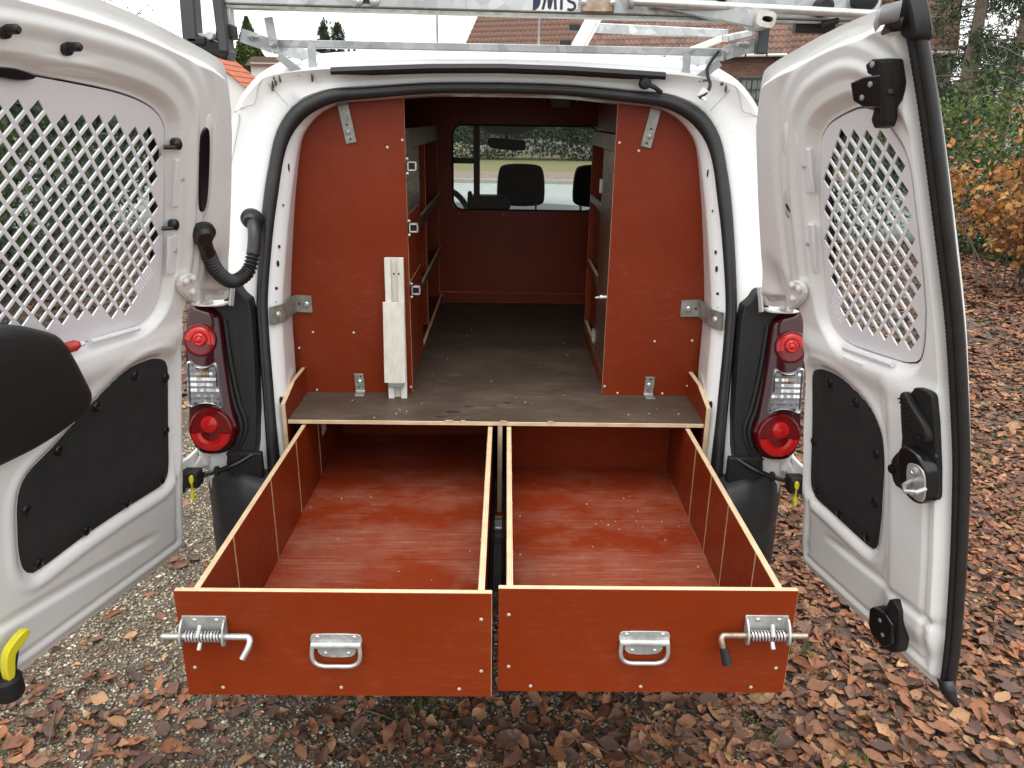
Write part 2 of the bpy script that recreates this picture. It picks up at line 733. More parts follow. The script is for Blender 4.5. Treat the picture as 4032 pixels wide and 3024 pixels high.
def board(name, lo, hi, face, parent, bevel=.0008):
    """plywood board given by two corners; film on the two broad faces, layered ply on the edges."""
    lo, hi = np.array(lo, float), np.array(hi, float)
    c = (lo+hi)/2
    d = hi-lo
    ax = int(np.argmin(d))
    mb = MB()
    mb.box((0, 0, 0), d)
    fax = [0, 0, 1, 1, 2, 2]
    mb.mi = [0 if fax[k] == ax else 1 for k in range(6)]
    return mb.build(name, [face, 'ply'+'XYZ'[ax]], parent, smooth=0, bevel=bevel, seg=1, loc=tuple(c))


def cr(points, n=200, closed=False):
    """Catmull-Rom through points, resampled evenly to n."""
    P = np.array(points, float)
    k = len(P)
    out = []
    for i in range(k if closed else k-1):
        p0 = P[i-1] if (closed or i > 0) else 2*P[0]-P[1]
        p1, p2 = P[i], P[(i+1) % k]
        p3 = P[(i+2) % k] if (closed or i+2 < k) else 2*P[-1]-P[-2]
        for t in np.linspace(0, 1, 12, endpoint=False):
            out.append(.5*((2*p1)+(-p0+p2)*t+(2*p0-5*p1+4*p2-p3)*t*t+(-p0+3*p1-3*p2+p3)*t**3))
    if not closed:
        out.append(P[-1])
    out = np.array(out)
    q = np.vstack([out, out[:1]]) if closed else out
    L = np.r_[0, np.cumsum(np.linalg.norm(np.diff(q, axis=0), axis=1))]
    t = np.linspace(0, L[-1], n+1)[:-1] if closed else np.linspace(0, L[-1], n)
    return np.stack([np.interp(t, L, q[:, i]) for i in range(P.shape[1])], 1)


def chaikin(P, it=2, ratio=.25):
    P = [tuple(p) for p in P]
    for _ in range(it):
        o = []
        for i in range(len(P)):
            a, b = np.array(P[i]), np.array(P[(i+1) % len(P)])
            o += [tuple(a*(1-ratio)+b*ratio), tuple(a*ratio+b*(1-ratio))]
        P = o
    return P


def sdf(P, poly):
    """signed distance of points P (n,2) to a closed polygon, negative inside."""
    poly = np.array(poly)
    a = poly
    b = np.roll(poly, -1, 0)
    d = np.full(len(P), 1e9)
    inside = np.zeros(len(P), bool)
    for i in range(len(a)):
        e = b[i]-a[i]
        w = P-a[i]
        t = np.clip((w@e)/max(e@e, 1e-12), 0, 1)
        d = np.minimum(d, np.hypot(*(w-np.outer(t, e)).T))
        c = ((a[i, 1] <= P[:, 1]) != (b[i, 1] <= P[:, 1]))
        with np.errstate(divide='ignore', invalid='ignore'):
            xx = a[i, 0]+(P[:, 1]-a[i, 1])*e[0]/(e[1] if e[1] != 0 else 1e-12)
        inside ^= c & (P[:, 0] < xx)
    return np.where(inside, -d, d)


def sstep(a, b, x):
    t = np.clip((x-a)/(b-a), 0, 1)
    return t*t*(3-2*t)


def bumpf(x, c, w):
    t = np.clip(1-np.abs(x-c)/w, 0, 1)
    return t*t*(3-2*t)


def screws(pts, parent, axis, r=.004, name='screw', m='screw', h=.002):
    """small round screw heads sharing one mesh."""
    mb = MB()
    mb.lathe((0, 0, 0), (0, -1, 0), [(r, -h*.5), (r, h*.4), (r*.6, h), (0, h*1.05)], 10)
    q = Vector((0, -1, 0)).rotation_difference(Vector(axis))
    first = None
    for p in pts:
        mw = Matrix.Translation(p) @ q.to_matrix().to_4x4()
        if first is None:
            first = mb.build(name, m, None)
            first.matrix_basis = mw
            reg(first, mw)
            attach(first, parent)
        else:
            dup(first, parent, mw)
# ================================================================== THE VAN
van = thing('panel_van', 'white panel van seen from behind with both rear doors swung open', 'van', (0, 1.5, 0))
_bg, _bv = smoothed([.3, .45, .6, .85, 1.07, 1.25, 1.45, 1.6, 1.75, 1.85], [-.1, -.1, -.09, -.055, -.015, .025, .07, .105, .145, .18])


def B(z):
    return np.interp(z, _bg, _bv)


_gg, _gv = smoothed([.3, .48, .62, .85, 1.07, 1.355, 1.6, 1.745, 1.875, 2.0], [0., .0, .015, .057, .104, .19, .284, .34, .40, .46])


def G(z):
    return np.interp(z, _gg, _gv)


O_ = [(.77, .42), (.785, .55), (.815, .75), (.822, .95), (.818, 1.12), (.822, 1.26), (.80, 1.42), (.755, 1.55), (.712, 1.68), (.688, 1.732), (.648, 1.779), (.618, 1.796), (.537, 1.808), (.44, 1.816), (.18, 1.828), (0, 1.831)]
I_ = [(.645, .42), (.646, .55), (.648, .75), (.655, .95), (.661, 1.1), (.664, 1.215), (.650, 1.38), (.633, 1.50), (.612, 1.61), (.59, 1.67), (.55, 1.72), (.50, 1.745), (.444, 1.761), (.36, 1.768), (.18, 1.781), (0, 1.784)]
S_ = [(.615, .42), (.616, .55), (.619, .77), (.625, .95), (.632, 1.1), (.634, 1.215), (.617, 1.38), (.598, 1.51), (.578, 1.6), (.556, 1.65), (.52, 1.69), (.475, 1.717), (.425, 1.732), (.355, 1.738), (.18, 1.754), (0, 1.757)]
F_ = [(.60, .42), (.60, .55), (.603, .8), (.607, 1.0), (.611, 1.1), (.610, 1.2), (.59, 1.40), (.572, 1.53), (.555, 1.62), (.535, 1.66), (.50, 1.697), (.46, 1.718), (.42, 1.729), (.35, 1.735), (.18, 1.75), (0, 1.752)]
NH = 90
_c8 = cr([o+i+s+f for o, i, s, f in zip(O_, I_, S_, F_)], NH)


def full(half):
    """mirror a half contour (x>0, bottom to top centre) into a left-bottom .. right-bottom strip."""
    h = np.array(half)
    return np.vstack([h*np.array([-1, 1]), h[::-1][1:]])


cO, cI, cS, cF = (full(_c8[:, 2*i:2*i+2]) for i in range(4))


def ring(c, off):
    return [(x, float(B(z))+off, z) for x, z in c]


def grow(c, k, lift):
    n = np.gradient(c, axis=0)
    n = np.stack([-n[:, 1], n[:, 0]], 1)
    n /= np.linalg.norm(n, axis=1)[:, None]+1e-9
    out = c+n*k
    out[:, 1] += lift*sstep(1.68, 1.80, c[:, 1])
    return out


top_ness = sstep(1.68, 1.80, cO[:, 1])
mb = MB()
rings = [ring(cF*np.array([1.02, 1]), .24), ring(cF, .10), ring(cF, .08), ring(cS, .055), ring(cI, .045),
         ring(cI*.93+cO*.07, .036), ring(cI*.6+cO*.4, .036), ring(cI*.35+cO*.65, .024), ring(cI*.08+cO*.92, .004), ring(cO, .010),
         ring(grow(cO, .008, .004), .028), ring(grow(cO, .014, .012), .09)]
for yv, k, lift in ((.42, .026, .030), (.8, .034, .046), (1.2, .036, .054), (1.7, .034, .050)):
    rings.append([(x, yv, z) for x, z in grow(cO, k, lift)])
mb.loft(rings, closed=False)
body = mb.build('body_shell', 'white', van, smooth=60)
# cab: roof, waist, bonnet
mb = MB()
base = grow(cO, .034, .050)
roof_i = [i for i in range(len(base)) if base[i, 1] > 1.74]
low_l = [i for i in range(len(base)//2) if base[i, 1] < 1.20]
low_r = [i for i in range(len(base)//2, len(base)) if base[i, 1] < 1.20]
mb.loft([[(base[i, 0]*sx, yv, base[i, 1]-dz) for i in roof_i] for yv, sx, dz in ((1.7, 1, 0), (2.05, .98, .012), (2.3, .94, .045), (2.42, .92, .09))], closed=False)
for idx in (low_l, low_r):
    mb.loft([[(base[i, 0]*sx, yv, base[i, 1]) for i in idx] for yv, sx in ((1.7, 1), (2.4, .99), (3.0, .95), (3.6, .88), (3.85, .80))], closed=False)
bon = [[(x, yv, zv+.05*(1-(x/.8)**2)) for x in np.linspace(-w, w, 15)] for yv, w, zv in ((3.0, .84, 1.08), (3.3, .83, 1.03), (3.6, .79, .95), (3.8, .72, .84), (3.86, .7, .6), (3.84, .7, .35))]
mb.loft(bon, closed=False)
for s in (-1, 1):
    mb.tube([(s*.60, 2.36, 1.74), (s*.68, 2.75, 1.48), (s*.80, 3.02, 1.14)], .028, 8)
    mb.tube([(s*.80, 1.72, 1.18), (s*.74, 1.76, 1.5), (s*.66, 1.8, 1.74)], .04, 8)
mb.build('cab_shell', 'white', van, smooth=50)
mb = MB()
mb.loft([[(s*xx, yv, zv) for s in np.linspace(-1, 1, 13)] for yv, zv, xx in ((2.40, 1.735, .58), (2.74, 1.48, .66), (3.0, 1.15, .76))], closed=False)
mb.build('windscreen', 'glass', van)
mb = MB()
for s in (-1, 1):
    mb.loft([[(s*.83, yv, 1.19) for yv in (1.74, 2.3, 2.95)], [(s*.66, yv, 1.72) for yv in (1.8, 2.1, 2.38)]], closed=False)
    mb.build('side_window', 'glass', van)
    mb = MB()
# floor pan and underside
mb = MB()
mb.box((0, 1.5, .545), (1.5, 3.0, .03))
mb.box((0, 1.8, .40), (1.1, 3.2, .22))
mb.build('floor_pan', 'cab_dark', van, smooth=0)
for s in (-1, 1):
    mb = MB()
    mb.box((s*.715, .80, 1.1), (.02, 1.1, 1.05))
    mb.build('side_lining', 'black_plastic', van, smooth=0)
# roof strip above the opening
mb = MB()
xs = np.linspace(-.441, .436, 40)
zt = np.interp(np.abs(xs), [0, .18, .36, .44], [1.828, 1.825, 1.817, 1.813])
mb.loft([[(x, .135+.04*0, z-.018) for x, z in zip(xs, zt)], [(x, .128, z-.010) for x, z in zip(xs, zt)], [(x, .132, z) for x, z in zip(xs, zt)], [(x, .165, z+.003) for x, z in zip(xs, zt)], [(x, .19, z-.02) for x, z in zip(xs, zt)]], closed=False)
mb.build('roof_edge_strip', 'rubber', van)
# door opening seal
mid = (cI+cS)/2
path = [(x, float(B(z))+.032, z) for x, z in mid]
rad = [float(np.hypot(*(a-b)))*.52 for a, b in zip(cI, cS)]
mb = MB()
mb.tube(path, rad, 12)
lip = [(x*1.0, float(B(z))+.022, z) for x, z in (cI*.72+cS*.28)]
mb.tube(lip, [r*.42 for r in rad], 8)
mb.build('door_opening_seal', 'rubber', van, smooth=80)
# holes and dents of the flange
hs = MB()
hs.lathe((0, 0, 0), (0, -1, 0), [(.0075, .0), (.0075, .0008)], 14)
first = None
for s in (-1, 1):
    for z, kx, kz in ((1.555, .35, 1.5), (1.335, .5, .7), (1.295, .55, 1.2), (1.235, .6, .6), (1.205, .6, 1.0), (1.165, .75, 1.45), (.905, .85, 1.5), (1.44, .3, .5)):
        i = int(np.argmin(np.abs(_c8[:, 5]-z)))
        a = np.array([s*_c8[i, 4], B(z)+.055, _c8[i, 5]])
        b_ = np.array([s*_c8[i, 6], B(z)+.08, _c8[i, 7]])
        n = np.array([-(b_-a)[1]*1.0, (b_-a)[0], 0])*(1 if s < 0 else -1)
        n = n/np.linalg.norm(n)
        if n[1] > 0:
            n = -n
        q = Vector((0, -1, 0)).rotation_difference(Vector(n)).to_matrix().to_4x4()
        mw = Matrix.Translation(a*.5+b_*.5+n*.0006) @ q @ Matrix.Diagonal((kx, 1, kz, 1))
        if first is None:
            first = hs.build('flange_hole', 'cab_dark', None)
            first.matrix_basis = mw
            reg(first, mw)
            attach(first, van)
        else:
            dup(first, van, mw)
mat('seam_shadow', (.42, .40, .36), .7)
# seams of the rear pillars, dirt, dummy plug
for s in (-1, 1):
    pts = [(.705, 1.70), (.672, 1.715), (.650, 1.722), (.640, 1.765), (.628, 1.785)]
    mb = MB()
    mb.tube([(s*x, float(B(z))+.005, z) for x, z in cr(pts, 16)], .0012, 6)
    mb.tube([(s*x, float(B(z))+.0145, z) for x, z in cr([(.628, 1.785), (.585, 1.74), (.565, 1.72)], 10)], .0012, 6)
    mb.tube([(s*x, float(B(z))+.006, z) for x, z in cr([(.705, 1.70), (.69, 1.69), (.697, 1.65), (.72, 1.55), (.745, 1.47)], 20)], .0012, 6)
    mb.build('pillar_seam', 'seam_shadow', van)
mat('moss', (.10, .10, .045), .95, var=.4, vscale=80)
for s, pts in ((-1, [(.600, 1.790, .0028, .013), (.597, 1.775, .002, .010), (.585, 1.785, .002, .011), (.605, 1.765, .0015, .016), (.500, 1.79, .0015, .012)]), (1, [(.595, 1.790, .006, .007), (.55, 1.797, .009, .004), (.606, 1.778, .0022, .012)])):
    for x, z, rx, rz in pts:
        mb = MB()
        pl_ = [(x+rx*random.uniform(.5, 1)*math.cos(t), z+rz*random.uniform(.5, 1)*math.sin(t)) for t in np.linspace(0, 6.28, 14, endpoint=False)]
        mb.prism(pl_, lambda u, v, d, s=s: (s*u, float(B(v))+.010+d, v), -.003, .02)
        mb.build('moss_patch', 'moss', van)
mb = MB()
mb.lathe((.385, .155, 1.787), (0, -1, 0), [(.016, 0), (.016, .016), (.012, .022), (0, .024)], 18)
mb.tube([(.385, .14, 1.787), (.41, .135, 1.776), (.43, .15, 1.765)], .006, 8)
mb.build('rubber_buffer', 'black_plastic', van)

# ------------------------------------------------------------------ tail lamps, trims, bumper
LO = [(.826, 1.208), (.836, 1.14), (.841, 1.053), (.839, .93), (.843, .885), (.835, .843), (.816, .813), (.78, .806), (.745, .813), (.721, .837), (.706, .878), (.718, .926), (.733, 1.053), (.743, 1.162), (.758, 1.192), (.79, 1.205)]


def lamp(side):
    def at(x, z, d):
        return (side*x, float(B(z))-.022-d, z)
    mb = MB()
    o = cr(LO, 96, closed=True)
    c = o.mean(0)

    def rg(k, d):
        return [at(*(c+(p-c)*np.array([k, 1-(1-k)*.5])), d) for p in o]
    rings = [[(side*(p[0]+.012), .10+float(B(p[1])), p[1]) for p in o], [at(p[0], p[1], -.03) for p in o], rg(1, 0), rg(.975, .010), rg(.93, .015), rg(.80, .018), rg(.5, .020), rg(.1, .021)]
    mb.loft(rings)
    n0 = len(rings)-1
    mb.f.append([n0*96+i for i in range(96)])
    mb.mi.append(0)
    body_ = mb.build('tail_lamp', 'lamp_dark', van, smooth=50)

    def disc(x, z, prof, m, name, sx=1.):
        mbx = MB()
        y0 = float(B(z))-.022
        t = np.array([0, B(z+.05)-B(z-.05), .1])
        nrm = Vector((0, -t[2], t[1])).normalized()
        mbx.lathe((side*x, y0, z), nrm, prof, 40)
        return mbx.build(name, m, body_, smooth=40)
    # upper stop lamp
    disc(.795, 1.118, [(.0455, .008), (.045, .0215), (.042, .0255), (.039, .0262), (.0385, .0235)], 'lamp_mid', 'upper_lens_rim')
    mbx = MB()
    for (cx, cz, r0, r1, a0, a1, d0, nm, mm) in ((.795, 1.118, .0215, .0395, 10, 190, .0265, 'upper_reflector', 'lamp_red'), (.776, .878, .027, .0525, 185, 355, .030, 'lower_reflector', 'lamp_red')):
        mbx = MB()
        an = np.radians(np.linspace(a0, a1, 26))
        r_in = [at(cx+side*0+r0*math.cos(a), cz+r0*math.sin(a), d0) for a in an]
        r_md = [at(cx+(r0+r1)/2*math.cos(a), cz+(r0+r1)/2*math.sin(a), d0+.0035) for a in an]
        r_out = [at(cx+r1*math.cos(a), cz+r1*math.sin(a), d0) for a in an]
        r_b = [at(cx+r1*math.cos(a), cz+r1*math.sin(a), d0-.008) for a in an]
        mbx.loft([[at(cx+r0*math.cos(a), cz+r0*math.sin(a), d0-.008) for a in an], r_in, r_md, r_out, r_b], closed=False)
        mbx.build(nm, mm, body_, smooth=60)
    disc(.795, 1.118, [(.0185, .020), (.0175, .027), (.013, .0300), (.009, .0288), (.006, .0312), (.0, .0315)], 'lamp_red', 'upper_bulb_dome')
    disc(.776, .878, [(.0615, .004), (.061, .022), (.058, .0285), (.054, .0295), (.053, .0268), (.0, .0272)], 'lamp_mid', 'lower_lens_rim')
    disc(.778, .893, [(.024, .026), (.022, .032), (.014, .0355), (.007, .034), (.0, .0365)], 'lamp_red', 'lower_bulb_dome')
    # clear reversing lens: faceted reflector under a rim
    R_ = cr([(.829, 1.066), (.803, 1.054), (.776, 1.054), (.752, 1.062), (.746, 1.0), (.740, .945), (.757, .951), (.778, .955), (.803, .953), (.829, .947), (.832, 1.0)], 60, closed=True)
    mbx = MB()
    cc = R_.mean(0)
    mbx.loft([[at(*p, .012) for p in R_], [at(*p, .029) for p in R_], [at(*(cc+(p-cc)*.96), .0315) for p in R_], [at(*(cc+(p-cc)*.94), .0295) for p in R_], [at(*(cc+(p-cc)*.93), .022) for p in R_]])
    mbx.build('clear_lens_rim', 'reflector', body_, smooth=40)
    mbx = MB()
    inn = [cc+(p-cc)*.93 for p in R_]
    nx, nz = 11, 17
    xs_, zs_ = np.linspace(.738, .834, nx+1), np.linspace(.942, 1.068, nz+1)
    for i in range(nx):
        for j in range(nz):
            c0 = np.array([[(xs_[i]+xs_[i+1])/2, (zs_[j]+zs_[j+1])/2]])
            if sdf(c0, inn)[0] > -.002:
                continue
            tx, tz = .0016*math.sin(i*1.25)+random.uniform(-.0004, .0004), (.0018 if j % 2 else -.0010)+random.uniform(-.0004, .0004)
            q = [(xs_[i], zs_[j], -tx-tz), (xs_[i+1], zs_[j], tx-tz), (xs_[i+1], zs_[j+1], tx+tz), (xs_[i], zs_[j+1], -tx+tz)]
            vs = [at(a, b, .0258+d*.6) for a, b, d in q]+[at(a, b, .012) for a, b, d in q]
            col_ = 1 if (zs_[j] > 1.018 and i in (4, 5, 6, 7) and random.random() < .8) else (2 if (zs_[j] < .972 or (zs_[j] > 1.03 and i > 7) or i in (2, 3) and zs_[j] > 1.0) and random.random() < .75 else 0)
            mbx.add(vs, [(0, 1, 2, 3), (0, 4, 5, 1), (1, 5, 6, 2), (2, 6, 7, 3), (3, 7, 4, 0)], col_)
    mbx.build('reflector_facets', ['reflector', 'rust_steel', 'grey_plastic'], body_, smooth=0)
    mbx = MB()
    mbx.add([at(*(cc+(p-cc)*.95), .0303) for p in R_], [tuple(range(len(R_)))])
    mbx.build('clear_lens', 'lens_clear', body_, smooth=0)
    return body_


for s in (-1, 1):
    lamp(s)

    def tp(u, v, d, s=s):
        return (s*u, float(B(v))+d, v)
    poly = [(.662, .735), (.752, .735), (.752, .80), (.72, .83), (.69, .88), (.70, .93), (.72, 1.05), (.735, 1.16), (.775, 1.20), (.775, 1.212), (.738, 1.212), (.735, 1.25), (.722, 1.262), (.706, 1.257), (.693, 1.232), (.662, 1.212)]
    poly = chaikin(poly, 2)
    mb = MB()
    mb.prism(poly, tp, -.012, .05)
    tr = mb.build('lamp_surround_trim', 'black_plastic', van, bevel=.005, seg=3)
    for off, x0 in ((-.018, .703), (-.022, .715)):
        mb = MB()
        mb.tube([(s*x, float(B(z))+off+.004, z) for x, z in cr([(x0+.035, 1.17), (x0+.022, 1.05), (x0+.005, .95), (x0-.012, .885), (x0+.004, .83), (x0+.03, .80)], 30)], .006, 8)
        mb.build('trim_rib', 'black_plastic', tr)
    mb = MB()
    mb.box((s*.69, float(B(.78))-.018, .775), (.085, .02, .075))
    mb.lathe((s*.735, float(B(.81))-.012, .80), (0, -1, 0), [(.013, 0), (.012, .012), (0, .014)], 14)
    mb.build('strap_mount', 'black_plastic', van, bevel=.004)
    screws([(s*.722, float(B(1.245))-.014, 1.247)], tr, (0, -1, 0), .009, 'trim_screw', 'black_gloss', .003)
    # inner black lining seen between flange and cabinet
    mb = MB()
    mb.box((s*.672, .15, 1.0), (.03, .10, .36))
    mb.build('quarter_lining', 'black_plastic', van, bevel=.01)
    for k in range(9):
        mb = MB()
        mb.box((s*.652, .135, .86+.035*k), (.02, .06, .012))
        mb.build('lining_rib', 'black_plastic', van)

# bumper
mb = MB()


def bump_prof(x):
    ax = abs(x)
    top = float(np.interp(ax, [0, .56, .64, .70, .82], [.60, .60, .735, .752, .738]))
    y0 = float(np.interp(ax, [0, .5, .70, .78, .82, .845], [-.165, -.16, -.135, -.10, -.05, .03]))
    return [(x, y0+.10, top), (x, y0+.03, top-.003), (x, y0+.006, top-.018), (x, y0-.004, top-.06), (x, y0-.006, .60), (x, y0-.002, .585), (x, y0-.010, .57), (x, y0-.01, .46), (x, y0+.03, .40), (x, y0+.10, .38)]


mb.loft([bump_prof(x) for x in np.concatenate([np.linspace(-.845, -.5, 30), np.linspace(-.45, .45, 15), np.linspace(.5, .845, 30)])], closed=False)
bumper = mb.build('bumper', 'bumper_plastic', van, smooth=50)
# sill plate above the bumper, seen between the drawers
mb = MB()
mb.box((0, -.04, .545), (1.30, .14, .05))
mb.build('load_sill', 'white_dirty', van, bevel=.008)
mb = MB()
mb.box((.012, -.10, .59), (.05, .05, .03))
mb.build('lock_striker_plate', 'zinc', van, bevel=.004)
# wheels
for s in (-1, 1):
    for yv in (.75, 3.35):
        mb = MB()
        mb.lathe((s*.70, yv, .315), (s, 0, 0), [(.20, -.09), (.30, -.09), (.315, -.06), (.315, .06), (.30, .09), (.20, .09)], 32)
        w = mb.build('wheel', 'tyre', van)
        mb = MB()
        mb.lathe((s*.70, yv, .315), (s, 0, 0), [(.20, -.08), (.20, .08), (.12, .06), (.05, .075), (0, .075)], 24)
        mb.build('rim', 'grey_plastic', w)
# quarter: mirror housings seen past the doors are out of the frame; amber beacon on the cab roof
mb = MB()
mb.box((.139, 1.42, 1.905), (.094, .05, .072))
mb.build('beacon', 'amber', van, bevel=.008)
mat('frost', (.80, .81, .80), .75, bump=1., bscale=70, var=.10, vscale=60)
mb = MB()
ny, nx = 14, 60
gx, gy = np.linspace(-.47, .35, nx), np.linspace(.55, 1.65, ny)


def roof_z(x, y):
    lift = np.interp(y, [.42, .8, 1.2, 1.7], [.030, .046, .054, .050])
    return np.interp(abs(x), [0, .18, .44, .537], [1.831, 1.828, 1.816, 1.808])+lift+np.interp(y, [.42, .8, 1.2, 1.7], [.026, .034, .036, .034])


mb.loft([[(x, y, roof_z(x, y)+.014*sstep(0, .06, min(x+.47, .35-x, y-.55, 1.65-y))+.004*random.random()-.002) for x in gx] for y in gy], closed=False)
mb.build('roof_frost', 'frost', van, smooth=60)

# ------------------------------------------------------------------ cab interior

def headrest(cx, w, z0, z1, y):
    seat = thing('cab_seat', None, None, (cx, y, .6), parent=van)
    mbh = MB()
    o = chaikin([(cx-w*.46, z0), (cx+w*.46, z0), (cx+w*.5, z0+.05), (cx+w*.47, z1-.03), (cx+w*.36, z1), (cx-w*.36, z1), (cx-w*.47, z1-.03), (cx-w*.5, z0+.05)], 3)
    mbh.prism(o, lambda u, v, d: (u, y+d, v), -.045, .045)
    mbh.build('headrest', 'seat_fabric', seat, bevel=.02, seg=3)
    mbh = MB()
    for k in (-.32, .32):
        mbh.tube([(cx+k*w, y, z0-.08), (cx+k*w, y, z0+.03)], .006, 8)
    mbh.build('headrest_rod', 'bright_steel', seat)
    mbh = MB()
    mbh.box((cx, y+.02, .95), (.46, .12, .60))
    mbh.build('backrest', 'seat_fabric', seat, bevel=.04, seg=3)
    mbh = MB()
    mbh.box((cx, y+.30, .68), (.48, .48, .14))
    mbh.build('cushion', 'seat_fabric', seat, bevel=.04, seg=3)


headrest(.090, .232, 1.292, 1.486, 1.75)
headrest(.455, .232, 1.292, 1.486, 1.75)
mb = MB()
mb.box((-.115, 1.60, 1.50), (.028, .03, .40))
mb.box((-.23, 1.60, 1.505), (.24, .02, .024))
mb.build('bulkhead_guard_bar', 'cab_dark', van, bevel=.003)
mb = MB()
o = chaikin([(-.085, 1.533), (.118, 1.521), (.123, 1.535), (.122, 1.572), (.112, 1.58), (-.072, 1.592), (-.084, 1.583)], 2)
mb.prism(o, lambda u, v, d: (u, 2.3+d, v), -.015, .02)
rm = mb.build('rear_view_mirror', 'black_plastic', van, bevel=.006)
mb = MB()
mb.tube([(.02, 2.31, 1.585), (.02, 2.33, 1.64)], .01, 8)
mb.build('mirror_stalk', 'black_plastic', rm)
mb = MB()
o = chaikin([(-.135, 1.68), (-.125, 1.64), (-.06, 1.605), (.10, 1.605), (.15, 1.635), (.21, 1.652), (.25, 1.68)], 2)
mb.prism(o, lambda u, v, d: (u, 2.28+d, v), -.10, .05)
mb.build('overhead_console', 'grey_plastic', van, bevel=.01)
mb = MB()
mb.box((0, 2.02, 1.69), (1.2, .70, .02))
mb.build('headliner', 'grey_plastic', van)
mb = MB()
mb.loft([[(x, y, z+.02*math.cos(x*3)) for x in np.linspace(-.72, .72, 20)] for y, z in ((2.42, .95), (2.40, 1.15), (2.46, 1.215), (2.62, 1.235), (2.98, 1.12))], closed=False)
mb.build('dashboard', 'dash', van)
mb = MB()
mb.tube([(-.36+.185*math.cos(t), 2.16+.06*math.sin(t), 1.16+.175*math.sin(t)) for t in np.linspace(0, 2*math.pi, 40, endpoint=False)], .016, 8, closed=True)
mb.tube([(-.36, 2.2, 1.16), (-.2, 2.17, 1.16)], .012, 6)
mb.tube([(-.36, 2.2, 1.16), (-.52, 2.17, 1.16)], .012, 6)
mb.tube([(-.36, 2.2, 1.16), (-.36, 2.45, 1.05)], .03, 8)
mb.build('steering_wheel', 'black_plastic', van)
mb = MB()
mb.box((-.06, 1.66, 1.318), (.20, .10, .06))
mb.box((-.15, 1.66, 1.345), (.02, .04, .04))
mb.build('cab_storage_bin', 'cab_dark', van, bevel=.008)
# ------------------------------------------------------------------ rear doors
DOOR_A = {1: math.radians(14), -1: math.radians(16)}
DOOR_H = .88


DSHIFT = 0.


def dpt(side, s, z, w):
    s = s+DSHIFT
    a = DOOR_A[side]
    d = np.array([side*math.sin(a), -math.cos(a), 0])
    n = np.array([side*math.cos(a), math.sin(a), 0])
    return tuple(np.array([side*DOOR_H, 0, 0])+d*s+np.array([0, 0, 1.])*z-n*(float(G(z))+w))


def dvec(side, ds, dz, dw):
    a = DOOR_A[side]
    d = np.array([side*math.sin(a), -math.cos(a), 0])
    n = np.array([side*math.cos(a), math.sin(a), 0])
    return Vector(d*ds+np.array([0, 0, 1.])*dz-n*dw)


def ray_poly(c, ang, poly, far=True):
    poly = np.array(poly)
    a, b = poly, np.roll(poly, -1, 0)
    out = []
    for t in ang:
        d = np.array([math.cos(t), math.sin(t)])
        e = b-a
        den = d[0]*e[:, 1]-d[1]*e[:, 0]
        den = np.where(np.abs(den) < 1e-12, 1e-12, den)
        q = a-c
        r = (q[:, 0]*e[:, 1]-q[:, 1]*e[:, 0])/den
        u = (q[:, 0]*d[1]-q[:, 1]*d[0])/den
        ok = (u >= -1e-9) & (u <= 1+1e-9) & (r > 0)
        out.append(r[ok].max() if ok.any() else 0)
    return np.array(out)


def hull(P):
    P = sorted(map(tuple, P))

    def half(pts):
        h = []
        for p in pts:
            while len(h) > 1 and (h[-1][0]-h[-2][0])*(p[1]-h[-2][1])-(h[-1][1]-h[-2][1])*(p[0]-h[-2][0]) <= 0:
                h.pop()
            h.append(p)
        return h[:-1]
    return half(P)+half(P[::-1])


def clip_poly(sub, clip):
    """Sutherland-Hodgman; clip is convex, counter-clockwise."""
    out = list(sub)
    for i in range(len(clip)):
        a, b = clip[i], clip[(i+1) % len(clip)]
        inp, out = out, []
        if not inp:
            return []

        def side_(p):
            return (b[0]-a[0])*(p[1]-a[1])-(b[1]-a[1])*(p[0]-a[0])
        for k in range(len(inp)):
            p, q = inp[k-1], inp[k]
            sp, sq = side_(p), side_(q)
            if (sp >= 0) != (sq >= 0):
                t = sp/(sp-sq)
                out.append((p[0]+(q[0]-p[0])*t, p[1]+(q[1]-p[1])*t))
            if sq >= 0:
                out.append(q)
    return out


def patch(mb, side, poly, levels, mi=0):
    """domed patch over a star-shaped polygon: levels = [(scale, w), ...] from rim inwards."""
    P = np.array(poly)
    c = P.mean(0)
    n = len(P)
    rings = [[dpt(side, *(c+(p-c)*k), w) for p in P] for k, w in levels]
    base = len(mb.v)
    mb.loft(rings, mi=mi)
    mb.f.append([base+(len(rings)-1)*n+i for i in range(n)])
    mb.mi.append(mi)


